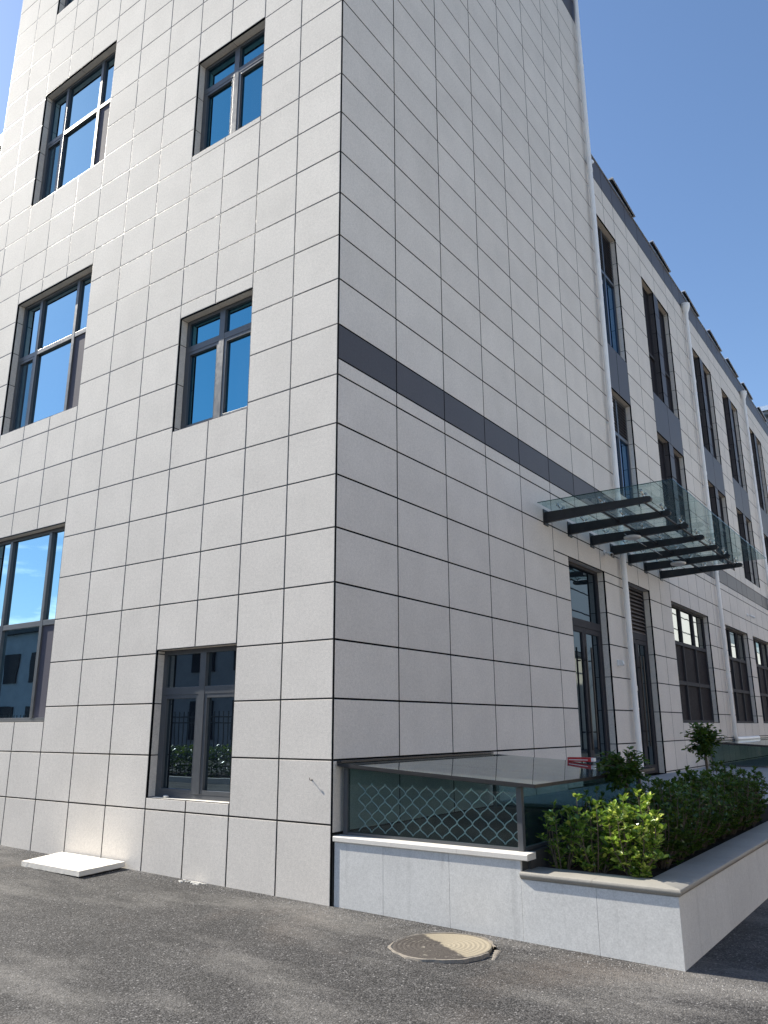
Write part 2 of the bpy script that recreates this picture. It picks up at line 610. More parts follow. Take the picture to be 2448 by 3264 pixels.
# ------------------------------------------------------------------ facade builder
ROWS = [0.68, 1.285, 1.885, 2.485, 3.085, 3.685, 4.285, 4.885, 5.48]
UP = [6.115 + 0.592 * k for k in range(0, 30)]
GAP = 0.0165
tile_jobs = {}          # building -> list of (area, T, u0,u1,v0,v1, material)


def subtract(rects, o):
    out = []
    a0, a1, b0, b1 = o
    for (u0, u1, v0, v1) in rects:
        if a1 <= u0 + 1e-6 or a0 >= u1 - 1e-6 or b1 <= v0 + 1e-6 or b0 >= v1 - 1e-6:
            out.append((u0, u1, v0, v1))
            continue
        if b0 > v0 + 1e-6:
            out.append((u0, u1, v0, b0))
        if b1 < v1 - 1e-6:
            out.append((u0, u1, b1, v1))
        w0, w1 = max(v0, b0), min(v1, b1)
        if a0 > u0 + 1e-6:
            out.append((u0, a0, w0, w1))
        if a1 < u1 - 1e-6:
            out.append((a1, u1, w0, w1))
    return out


def facade_tiles(key, T, cols, rows, openings, dark_rows=(), dark_rects=()):
    jobs = tile_jobs.setdefault(key, [])
    for i in range(len(cols) - 1):
        for j in range(len(rows) - 1):
            cell = [(cols[i], cols[i + 1], rows[j], rows[j + 1])]
            for o in openings:
                cell = subtract(cell, o)
            for c in cell:
                if c[1] - c[0] < 0.05 or c[3] - c[2] < 0.04:
                    continue
                dark = any(abs(rows[j] - r) < 0.02 for r in dark_rows)
                jobs.append((T, c, 'stone_dark' if dark else 'stone'))
    for c in dark_rects:
        jobs.append((T, c, 'stone_dark'))


def backing(mb, T, u0, u1, v0, v1, openings, d=-0.0024):
    rects = [(u0, u1, v0, v1)]
    for o in openings:
        rects = subtract(rects, o)
    for (a, b, c, e) in rects:
        mb.quad(*[T @ Vector(p) for p in ((a, c, d), (b, c, d), (b, e, d), (a, e, d))])


def place_tiles(key, building, limit=298):
    jobs = []
    for (T, c, m) in tile_jobs[key]:
        ps = [to_px(T @ Vector(p)) for p in ((c[0], c[2], 0), (c[1], c[2], 0), (c[1], c[3], 0), (c[0], c[3], 0))]
        area = 0.0
        if all(ps):
            ps = [(min(768, max(0, x)), min(1024, max(0, y))) for x, y in ps]
            for k in range(4):
                x1, y1 = ps[k]
                x2, y2 = ps[(k + 1) % 4]
                area += x1 * y2 - x2 * y1
            area = abs(area) / 2
        jobs.append((area, T, c, m))
    jobs.sort(key=lambda j: -j[0])
    rest = {}
    cache = {}
    rnd = random.Random(11)
    n = 0
    for k, (area, T, c, m) in enumerate(jobs):
        h = (0.0195 if T is TR else GAP) / 2
        w, hh = c[1] - c[0] - 2 * h, c[3] - c[2] - 2 * h
        if w < 0.02 or hh < 0.02:
            continue
        dj = rnd.uniform(-0.0006, 0.0006)
        ta, tb = (max(-0.0009, min(0.0009, rnd.gauss(0, 0.0005))) for _ in range(2))
        if n < limit and area > 4:
            n += 1
            key2 = (round(w, 3), round(hh, 3), m)
            if key2 not in cache:
                t = MB()
                t.tile(-w / 2, w / 2, -hh / 2, hh / 2, 0.0)
                me = bpy.data.meshes.new('tile')
                me.from_pydata([tuple(p) for p in t.v], [], t.f)
                me.materials.append(M[m])
                cache[key2] = me
            o = bpy.data.objects.new('tile', cache[key2])
            col.objects.link(o)
            o.parent = building
            p = T @ Vector(((c[0] + c[1]) / 2, (c[2] + c[3]) / 2, dj))
            loc = p - parent_loc(building)
            rot = T.to_3x3() @ Euler((ta, tb, rnd.gauss(0, 0.0006))).to_matrix()
            o.matrix_local = Matrix.Translation(loc) @ rot.to_4x4()
        else:
            rest.setdefault(m, MB()).tile(c[0] + h, c[1] - h, c[2] + h, c[3] - h, dj, T=T, tilt=(ta, tb))
    for m, t in rest.items():
        o = t.build('tile_field', m, building)
        tag(o, kind='stuff')


def reveals(T, parent, o, rows, depth=0.15, bottom=True, mats=('stone', 'stone', 'stone'), top_joint=None):
    """slabs lining a window opening: far jamb, near jamb, head, sill"""
    u0, u1, v0, v1 = o
    js = sorted([v0] + [r for r in rows if v0 + 0.03 < r < v1 - 0.03] + [v1])
    dt, db = -0.034, -depth - 0.02
    for (a, b, m) in ((u0 - 0.02, u0, mats[0]), (u1, u1 + 0.02, mats[1])):
        for k in range(len(js) - 1):
            t = MB()
            t.box(a, b, js[k] + 0.006, js[k + 1] - 0.006, db, dt, T)
            t.build('reveal_panel', m, parent)
    jf = MB()
    for (a, b) in ((u0 - 0.028, u0 - 0.003), (u1 + 0.003, u1 + 0.028)):
        jf.box(a, b, v0 - 0.02, v1 + 0.028, db + 0.004, -0.004, T)
    jf.box(u0 - 0.003, u1 + 0.003, v1 + 0.003, v1 + 0.028, db + 0.004, -0.004, T)
    jf.build('joint_filler', 'sealant_matt', parent)
    mid = top_joint if top_joint is not None else (u0 + u1) / 2
    for (a, b) in ((u0, mid), (mid, u1)):
        t = MB()
        t.box(a + 0.003, b - 0.003, v1, v1 + 0.02, db, dt, T)
        t.build('head_panel', mats[2], parent)
        if bottom:
            t = MB()
            t.box(a + 0.003, b - 0.003, v0 - 0.02, v0, db, -0.0205, T)
            t.build('sill_slab', 'white_stone' if bottom == 'white' else 'stone', parent)


def window(T, building, o, mull, trans, cells, depth=0.13, fw=0.055, mw=0.07, tw=0.08, label=None, name='window', dmax=0.2, fm='frame'):
    """window > frame bars, sashes, panes. mull/trans: centre positions, cells[row][col]: kind of infill"""
    u0, u1, v0, v1 = o
    base = T @ Vector(((u0 + u1) / 2, v0, -depth))
    w = sub_empty(name, building, base)
    if label:
        w['label'] = label
    d0, d1 = -dmax, -depth
    f = MB()
    f.box(u0, u0 + fw, v0, v1, d0, d1, T)
    f.box(u1 - fw, u1, v0, v1, d0, d1, T)
    f.box(u0 + fw, u1 - fw, v0, v0 + fw, d0, d1, T)
    f.box(u0 + fw, u1 - fw, v1 - fw, v1, d0, d1, T)
    f.build('frame', fm, w, bevel=0.003)
    for m_ in mull:
        t = MB()
        t.box(m_ - mw / 2, m_ + mw / 2, v0 + fw, v1 - fw, d0 + 0.003, d1 + 0.012, T)
        t.build('mullion', fm, w, bevel=0.003)
    ue = [u0 + fw] + [x for m_ in mull for x in (m_ - mw / 2, m_ + mw / 2)] + [u1 - fw]
    ve = [v0 + fw] + [x for m_ in trans for x in (m_ - tw / 2, m_ + tw / 2)] + [v1 - fw]
    for m_ in trans:
        for k in range(0, len(ue), 2):
            t = MB()
            t.box(ue[k], ue[k + 1], m_ - tw / 2, m_ + tw / 2, d0 + 0.003, d1 + 0.009, T)
            t.build('transom', fm, w, bevel=0.003)
    for r, row in enumerate(cells):
        for c, kind in enumerate(row):
            a, b = ue[2 * c], ue[2 * c + 1]
            e, g_ = ve[2 * r], ve[2 * r + 1]
            if kind is None:
                continue
            if kind.startswith('sash'):
                s = 0.045
                t = MB()
                t.box(a, a + s, e, g_, d0 + 0.02, d1 + 0.004, T)
                t.box(b - s, b, e, g_, d0 + 0.02, d1 + 0.004, T)
                t.box(a + s, b - s, e, e + s, d0 + 0.02, d1 + 0.004, T)
                t.box(a + s, b - s, g_ - s, g_, d0 + 0.02, d1 + 0.004, T)
                t.build('sash', fm, w, bevel=0.003)
                a, b, e, g_ = a + s, b - s, e + s, g_ - s
                kind = kind[5:]
            if kind == 'louvre':
                n = max(4, int((g_ - e) / 0.075))
                st = (g_ - e) / n
                bk = MB()
                bk.box(a, b, e, g_, d0, d0 + 0.01, T)
                bk.build('backing', 'black_steel', w)
                for k in range(n):
                    z = e + st * k
                    t = MB()
                    t.prism([(z + st * 0.78, d0 + 0.03), (z + st * 0.9, d0 + 0.03), (z + st * 0.18, d1 - 0.004), (z + st * 0.06, d1 - 0.004)], 0, a, b, T)
                    t.build('slat', 'louvre', w)
                continue
            t = MB()
            dp = (d0 + d1) / 2 + (0.022 if kind == 'screen' else 0.0)
            t.box(a, b, e, g_, dp - 0.006, dp, T)
            t.build('insect_screen' if kind.startswith('screen') else 'pane', kind, w)
    return w


# ------------------------------------------------------------------ the tall block
tower = thing('office_building', 'tall stone-clad corner block with pale square tiles and dark joints', 'building', (0, 0, 0))
TOPZ = UP[21]
LC = [-8.76, -8.02, -7.28, -6.55, -5.83, -5.10, -4.35, -3.585, -2.825, -2.125, -1.43, -0.722, -0.006]
LROWS = [-0.25] + ROWS + UP[:22]
W_SMALL = [(-2.825, -1.43, 0.81, 2.525), (-2.825, -1.43, 5.415, 7.09), (-2.825, -1.43, 9.76, 11.47)]
W_BIG = [(-7.28, -5.10, 1.69, 4.515), (-7.28, -5.10, 6.36, 8.82), (-7.28, -5.10, 10.82, 13.30), (-7.28, -5.10, 15.24, 17.7)]
facade_tiles('tower', TL, LC, LROWS, W_SMALL + W_BIG)
RC = [0.009, 1.187, 2.356, 3.522, 4.68, 5.845, 6.95, 8.045, 9.25]
DOOR1 = (6.47, 8.22, 0.65, 4.47)
RROWS = [0.0] + ROWS
facade_tiles('tower', TR, RC, [0.60] + ROWS[1:], [DOOR1])
facade_tiles('tower', TR, RC, [5.48, 5.68, 6.115] + UP[1:22], [], dark_rows=(5.68,))
facade_tiles('tower', TR, RC, [TOPZ, TOPZ + 0.65], [], dark_rows=(TOPZ,))
facade_tiles('tower', TL, LC, [TOPZ, TOPZ + 0.65], [], dark_rows=(TOPZ,))
wall = MB()
backing(wall, TL, -8.76, -0.012, -0.3, TOPZ + 0.65, W_SMALL + W_BIG)
wall.build('wall', 'sealant', tower)
wall = MB()
backing(wall, TR, 0.022, 9.25, -1.6, TOPZ + 0.65, [DOOR1])
wall.box(-0.020, -0.0025, 0.0025, 0.020, -0.3, TOPZ + 0.65)
wall.build('wall', 'sealant_matt', tower)
core = MB()
core.quad((-8.76, 0.017, -0.3), (-8.76, 9.25, -0.3), (-8.76, 9.25, TOPZ + 0.65), (-8.76, 0.017, TOPZ + 0.65))
core.quad((-8.76, 9.25, 12), (-0.017, 9.25, 12), (-0.017, 9.25, TOPZ + 0.65), (-8.76, 9.25, TOPZ + 0.65))
core.quad((-8.76, 0.017, TOPZ + 0.1), (-0.017, 0.017, TOPZ + 0.1), (-0.017, 9.25, TOPZ + 0.1), (-8.76, 9.25, TOPZ + 0.1))
core.build('rear_wall', 'plaster', tower)
cp = MB()
cp.box(-8.80, 0.03, -0.03, 0.30, TOPZ + 0.655, TOPZ + 0.70)
cp.box(-0.30, 0.03, 0.303, 9.28, TOPZ + 0.655, TOPZ + 0.70)
cp.build('parapet_cap', 'alu', tower)
bs = MB()
bs.box(-0.012, 0.0, 0.02, 6.4, -1.6, 0.592)
bs.build('plinth', 'concrete_dark', tower)
place_tiles('tower', tower)
for o in W_SMALL:
    reveals(TL, tower, o, LROWS, bottom='white', top_joint=-2.125)
for o in W_BIG:
    reveals(TL, tower, o, LROWS, bottom='white', top_joint=-6.19)
window(TL, tower, W_SMALL[0], [-2.1], [2.03], [['sash_glass_dark', 'sash_glass_dark'], ['glass_dark', 'glass_dark']], mw=0.10, tw=0.09)
window(TL, tower, W_SMALL[1], [-2.1], [6.64], [['sash_glass', 'sash_glass'], ['glass', 'glass']], mw=0.10, tw=0.09)
window(TL, tower, W_SMALL[2], [-2.1], [10.98], [['sash_glass', 'sash_glass'], ['glass', 'glass']], mw=0.10, tw=0.09)
for k, o in enumerate(W_BIG):
    tz = o[2] + 1.40
    window(TL, tower, o, [-6.71, -5.635], [tz], [['sash_glass_blind', 'glass_wide', 'screen'], ['glass_wide', 'glass_wide', 'glass_wide']])
reveals(TR, tower, DOOR1, ROWS, bottom=None)


def door(T, building, o, tz, leaves, top, handles, name='door'):
    u0, u1, v0, v1 = o
    w = sub_empty(name, building, T @ Vector(((u0 + u1) / 2, v0, -0.15)))
    fw, d0, d1 = 0.06, -0.22, -0.14
    f = MB()
    f.box(u0, u0 + fw, v0, v1, d0, d1, T)
    f.box(u1 - fw, u1, v0, v1, d0, d1, T)
    f.box(u0 + fw, u1 - fw, v1 - fw, v1, d0, d1, T)
    f.box(u0 + fw, u1 - fw, tz - 0.07, tz + 0.07, d0, d1, T)
    f.build('frame', 'frame_side', w, bevel=0.003)
    if top == 'louvre':
        a, b, e, g_ = u0 + fw, u1 - fw, tz + 0.07, v1 - fw
        n = 11
        st = (g_ - e) / n
        bk = MB()
        bk.box(a, b, e, g_, d0, d0 + 0.01, T)
        bk.build('backing', 'black_steel', w)
        for k in range(n):
            z = e + st * k
            t = MB()
            t.prism([(z + st * 0.75, d0 + 0.02), (z + st * 0.9, d0 + 0.02), (z + st * 0.2, d1 - 0.002), (z + st * 0.05, d1 - 0.002)], 0, a, b, T)
            t.build('slat', 'louvre', w)
    else:
        t = MB()
        t.box(u0 + fw, u1 - fw, tz + 0.07, v1 - fw, -0.186, -0.18, T)
        t.build('pane', 'glass_dark', w)
    lw = (u1 - u0 - 2 * fw) / leaves
    for k in range(leaves):
        a, b = u0 + fw + k * lw + 0.003, u0 + fw + (k + 1) * lw - 0.003
        e, g_ = v0 + 0.015, tz - 0.073
        s = 0.09
        t = MB()
        t.box(a, a + s, e, g_, -0.205, -0.15, T)
        t.box(b - s, b, e, g_, -0.205, -0.15, T)
        t.box(a + s, b - s, e, e + 0.16, -0.205, -0.15, T)
        t.box(a + s, b - s, g_ - s, g_, -0.205, -0.15, T)
        t.build('door_leaf', 'frame_side', w, bevel=0.003)
        t = MB()
        t.box(a + s, b - s, e + 0.16, g_ - s, -0.182, -0.176, T)
        t.build('pane', 'glass_dark', w)
    for hu in handles:
        t = MB()
        t.tube([T @ Vector((hu, v0 + 0.55, -0.085)), T @ Vector((hu, tz - 0.42, -0.085))], 0.017, 10)
        for z in (v0 + 0.85, tz - 0.66):
            t.tube([T @ Vector((hu, z, -0.152)), T @ Vector((hu, z, -0.085))], 0.012, 8)
        t.build('handle', 'black_steel', w, smooth=True)
    return w


door(TR, tower, DOOR1, 3.39, 2, 'glass', (7.22, 7.47))

# ------------------------------------------------------------------ the low wing
wing = thing('office_wing', 'lower stone-clad wing with dark window bays receding beyond the glass canopy', 'building', (0, 9.0, 0))
WEND = 36.0
PZ0, PZ1 = 14.27, 14.87
bays = [(12.88, 15.34), (17.75, 20.26), (21.75, 24.28), (26.30, 28.80), (30.45, 32.95)]
B1 = (9.40, 10.90)
upper_open = [(B1[0], B1[1], 9.93, 13.27), (B1[0], B1[1], 6.37, 8.83)]
for (a, b) in bays:
    upper_open += [(a, b, 9.93, 13.27), (a, b, 6.37, 8.83)]
spandrels = []
mull_rects = []
for (a, b) in [B1] + bays:
    c = (a + b) / 2
    spandrels += [(a, c, 8.83, 9.93), (c, b, 8.83, 9.93)]
for (a, b) in bays:
    c = (a + b) / 2
    zz = [6.37, 6.707, 7.299, 7.891, 8.483, 8.83]
    z2 = [9.93, 10.259, 10.851, 11.443, 12.035, 12.627, 13.27]
    for z in (zz, z2):
        for k in range(len(z) - 1):
            mull_rects.append((c - 0.2, c + 0.2, z[k], z[k + 1]))
UC = [9.25, 9.40, 10.15, 10.90, 11.88, 12.88, 14.11, 15.34, 16.14, 16.95, 17.75, 19.0, 20.26, 21.0, 21.75, 23.0, 24.28, 25.29, 26.30, 27.55, 28.80, 29.62, 30.45, 31.7, 32.95, 34.0, 35.0, WEND]
facade_tiles('wing', TR, UC, [5.48, 5.68] + UP[:14] + [PZ0], upper_open + [(s[0], s[1], s[2], s[3]) for s in spandrels], dark_rows=(5.68,), dark_rects=spandrels + mull_rects)
facade_tiles('wing', TR, UC, [PZ0, PZ1], [], dark_rows=(PZ0,))
DOOR2 = (9.55, 11.0, 0.65, 4.47)
GW = [(12.62, 16.05, 1.675, 4.45), (18.0, 21.0, 1.675, 4.43), (21.8, 24.8, 1.675, 4.43), (26.3, 29.3, 1.675, 4.43), (30.3, 33.3, 1.675, 4.43)]
GC = [9.25, 9.55, 10.28, 11.0, 11.8, 12.62, 13.45, 14.32, 15.2, 16.05, 16.75, 17.4, 18.0, 19.0, 20.0, 21.0, 21.8, 22.8, 23.8, 24.8, 25.55, 26.3, 27.3, 28.3, 29.3, 30.3, 31.3, 32.3, 33.3, 34.3, 35.2, WEND]
facade_tiles('wing', TR, GC, [0.0] + ROWS, [DOOR2] + GW)
wl_ = MB()
backing(wl_, TR, 9.25, WEND, -0.3, PZ1, upper_open + [DOOR2] + GW)
wl_.build('wall', 'sealant_matt', wing)
rw = MB()
rw.quad((-14, WEND, -0.3), (-0.017, WEND, -0.3), (-0.017, WEND, PZ1), (-14, WEND, PZ1))
rw.quad((-14, 9.0, PZ1 - 0.5), (-0.017, 9.0, PZ1 - 0.5), (-0.017, WEND, PZ1 - 0.5), (-14, WEND, PZ1 - 0.5))
rw.quad((-14, 9.0, -0.3), (-14, WEND, -0.3), (-14, WEND, PZ1), (-14, 9.0, PZ1))
rw.build('rear_wall', 'plaster', wing)
cp = MB()
cp.box(-0.32, 0.025, 9.29, WEND, PZ1 + 0.004, PZ1 + 0.035)
cp.build('parapet_cap', 'alu', wing)
place_tiles('wing', wing)
for o in upper_open:
    if o[0] == B1[0]:
        reveals(TR, wing, o, LROWS, bottom=True)
        tz = 12.0 if o[2] > 9 else 7.9
        window(TR, wing, o, [10.2], [tz], [['glass_blue', 'glass_blue'], ['louvre', 'louvre']], mw=0.06)
    else:
        c = (o[0] + o[1]) / 2
        for (a, b, ms) in ((o[0], c - 0.2, ('stone', 'stone_dark', 'stone')), (c + 0.2, o[1], ('stone_dark', 'stone', 'stone'))):
            oo = (a, b, o[2], o[3])
            reveals(TR, wing, oo, LROWS, bottom=True, mats=ms)
            window(TR, wing, oo, [], [o[2] + 1.3], [['screen_dark'], ['screen_dark']], fm='frame_side')
        bk = MB()
        bk.box(c - 0.176, c + 0.176, o[2], o[3], -0.2, -0.021, TR)
        bk.build('pier_core', 'sealant', wing)
reveals(TR, wing, DOOR2, ROWS, bottom=None)
door(TR, wing, DOOR2, 3.43, 2, 'louvre', (10.2, 10.4))
for o in GW:
    reveals(TR, wing, o, ROWS, bottom=True)
    n = (o[1] - o[0]) / 3
    window(TR, wing, o, [o[0] + n, o[0] + 2 * n], [2.59, 3.53], [['screen_dark'] * 3, ['screen_dark'] * 3, ['glass_side'] * 3], tw=0.09, fm='frame_side')

# downpipes, parts of the walls they are clamped to
def downpipe(parent, y, z0, z1, hopper, foot=None, r=0.055, x=0.10):
    e = sub_empty('downpipe', parent, (x, y, z0))
    t = MB()
    pts = [(x, y, z0), (x, y, z1)]
    if foot:
        pts = [(x, y + foot, z0 - 0.02), (x, y + 0.12, z0 - 0.02), (x, y + 0.05, z0 + 0.01), (x, y, z0 + 0.08), (x, y, z1)]
    t.tube(pts, r, 16)
    t.build('pipe', 'pvc', e, smooth=True)
    z = z0 + 1.6
    while z < z1 - 0.5:
        t = MB()
        t.lathe((x, y, z), [(r + 0.008, 0), (r + 0.008, 0.09)], 16)
        t.build('coupling', 'pvc', e, smooth=True)
        t = MB()
        t.box(0.0, x, y - 0.012, y + 0.012, z - 0.35, z - 0.325)
        t.lathe((x, y, z - 0.355), [(r + 0.004, 0), (r + 0.004, 0.03)], 16)
        t.build('bracket', 'pvc', e)
        z += 2.95
    if hopper:
        t = MB()
        t.lathe((x, y, z1 - 0.05), [(r + 0.005, -0.3), (r + 0.01, -0.15), (r + 0.075, 0.02), (r + 0.085, 0.06), (r + 0.085, 0.16), (r + 0.06, 0.16)], 16)
        t.build('hopper', 'pvc', e, smooth=True)
    return e


p1 = downpipe(tower, 9.10, 0.66, TOPZ + 0.62, False)
t = MB()
t.tube([(0.10, 9.10, 14.25), (0.10, 9.17, 14.40), (0.10, 9.29, 14.46), (-0.02, 9.33, 14.5)], 0.05, 12)
t.build('branch_pipe', 'pvc', p1, smooth=True)
downpipe(wing, 17.18, 1.27, 14.30, True, foot=3.0)
downpipe(wing, 25.45, 1.27, 14.30, True)
downpipe(wing, 33.7, 1.27, 14.30, True)

# neighbouring annex, a sliver at the left edge
annex = thing('annex_building', 'shaded grey annex roofline showing past the left edge of the tall block', 'building', (-12, 0.4, 0))
t = MB()
t.box(-16, -8.79, 0.4, 8, -0.2, 13.45)
t.build('wall', 'plaster', annex)
t = MB()
t.box(-16.1, -8.79, 0.3, 8.1, 13.454, 13.75)
t.build('parapet', 'stone_dark', annex)
# ------------------------------------------------------------------ plaza, planter
pz = MB()
pz.box(0.02, 3.25, 5.35, 38.0, -0.2, 0.62)
plaza = pz.build('pavement', 'concrete_dark')
tag(plaza, 'raised grey stone pavement in front of the doors', 'pavement', kind='structure')
y = 5.35
slab_n = 0
while y < 20:
    x = 0.02
    while x < 3.24:
        x1 = min(3.25, x + 0.6)
        y1 = min(y + 0.9, 20)
        t = MB()
        t.tile(x + 0.002, x1 - 0.002 + (0.03 if x1 > 3.24 else 0), y + 0.002, y1 - 0.002, 0.65 + random.uniform(-0.001, 0.001), th=0.035, ch=0.002)
        o = t.build('slab', 'paving', plaza)
        x = x1
    y += 0.9
t = MB()
t.box(0.02, 3.25, 20.0, 38.0, 0.622, 0.648)
t.build('slab_field', 'paving', plaza)['kind'] = 'stuff'
t = MB()
t.box(0.02, 2.1, 3.42, 5.34, -0.2, 0.61)
t.build('step_base', 'concrete_dark', plaza)
for k in range(4):
    t = MB()
    t.tile(0.022 + k * 0.52, 0.018 + (k + 1) * 0.52, 3.425, 5.345, 0.65, th=0.035, ch=0.002)
    t.build('slab', 'paving', plaza)

y = 5.36
while y < 20:
    t = MB()
    t.tile(y + 0.001, y + 0.799, -0.25, 0.612, 3.272, th=0.021, ch=0.0015, T=TR)
    t.build('side_panel', 'granite', plaza)
    y += 0.8
planter = thing('planter', 'pale granite raised planter with rounded coping at the building corner', 'planter', (1.6, 0, gz(1.6)))


def gran(name, T, u0, u1, v0, v1, d, th=0.03):
    t = MB()
    t.tile(u0 + 0.001, u1 - 0.001, v0, v1, d, th=th, ch=0.0015, T=T)
    return t.build(name, 'granite', planter)


FJ = [0.022, 0.60, 1.31, 2.002]
for a, b in zip(FJ[:-1], FJ[1:]):
    gran('stone_panel', TL, a, b, -0.2, 0.53, -0.0205)
FJ2 = [2.002, 2.64, 3.27]
for a, b in zip(FJ2[:-1], FJ2[1:]):
    gran('stone_panel', TL, a, b, -0.25, 0.388, -0.0195)
SJ = [0.018, 0.78, 1.56, 2.34, 3.12, 3.9, 4.68, 5.34]
for a, b in zip(SJ[:-1], SJ[1:]):
    gran('stone_panel', TR, a, b, -0.25, 0.388, 3.27)
t = MB()
t.box(0.022, 2.0, 0.0485, 0.16, -0.3, 0.53)
t.box(2.0, 3.24, 0.0465, 0.2, -0.3, 0.388)
t.box(3.05, 3.239, 0.2, 5.34, -0.3, 0.388)
t.build('core_wall', 'concrete_dark', planter)
# flat coping under the glass box
cj = [0.012, 0.70, 1.40, 2.075]
for a, b in zip(cj[:-1], cj[1:]):
    t = MB()
    t.prism([(0.0025, 0.538), (0.0025, 0.574), (0.008, 0.583), (0.17, 0.585), (0.17, 0.532), (0.008, 0.532)], 0, a + 0.001, b - 0.001)
    t.build('coping_slab', 'white_stone', planter)


def nose(x):
    """bullnose profile of the low coping: (across, z), outer edge at x=0, inner at x"""
    return [(0.0, 0.405), (-0.008, 0.415), (-0.010, 0.428), (-0.004, 0.441), (0.010, 0.447), (x, 0.449), (x, 0.391), (0.012, 0.391)]


def coping_prism(t, prof_outer, axis, a0, a1, sign, org, mitre=0):
    i0 = len(t.v)
    n = len(prof_outer)
    for end, a in ((0, a0), (1, a1)):
        for (p, z) in prof_outer:
            s = a
            if mitre == end + 1:
                s = a + (p if end == 0 else -p)
            q = org + sign * p
            t.v.append(Vector((s, q, z)) if axis == 0 else Vector((q, s, z)))
    for k in range(n):
        k2 = (k + 1) % n
        t.f.append((i0 + k, i0 + k2, i0 + n + k2, i0 + n + k))
    t.f.append(tuple(i0 + k for k in range(n)))
    t.f.append(tuple(i0 + n + k for k in range(n)))


prof = nose(0.30)
for (a, b, m) in ((2.0, 2.62, 0), (2.62, 3.288, 2)):
    t = MB()
    coping_prism(t, prof, 0, a + 0.001, b - 0.001, 1, 0.004, mitre=m)
    t.build('coping_slab', 'coping', planter, smooth=True)
yy = [0.004, 0.75, 1.5, 2.25, 3.0, 3.75, 4.5, 5.33]
for k in range(len(yy) - 1):
    t = MB()
    coping_prism(t, prof, 1, yy[k] + 0.001, yy[k + 1] - 0.001, -1, 3.288, mitre=1 if k == 0 else 0)
    t.build('coping_slab', 'coping', planter, smooth=True)
t = MB()
nx, ny_ = 18, 60
for i in range(nx + 1):
    for j in range(ny_ + 1):
        x = 2.06 + (3.05 - 2.06) * i / nx
        y = 0.19 + (5.34 - 0.19) * j / ny_
        t.v.append(Vector((x, y, 0.385 + random.uniform(-0.012, 0.02))))
for i in range(nx):
    for j in range(ny_):
        a = i * (ny_ + 1) + j
        t.f.append((a, a + ny_ + 1, a + ny_ + 2, a + 1))
t.build('soil', 'soil', planter, smooth=True)

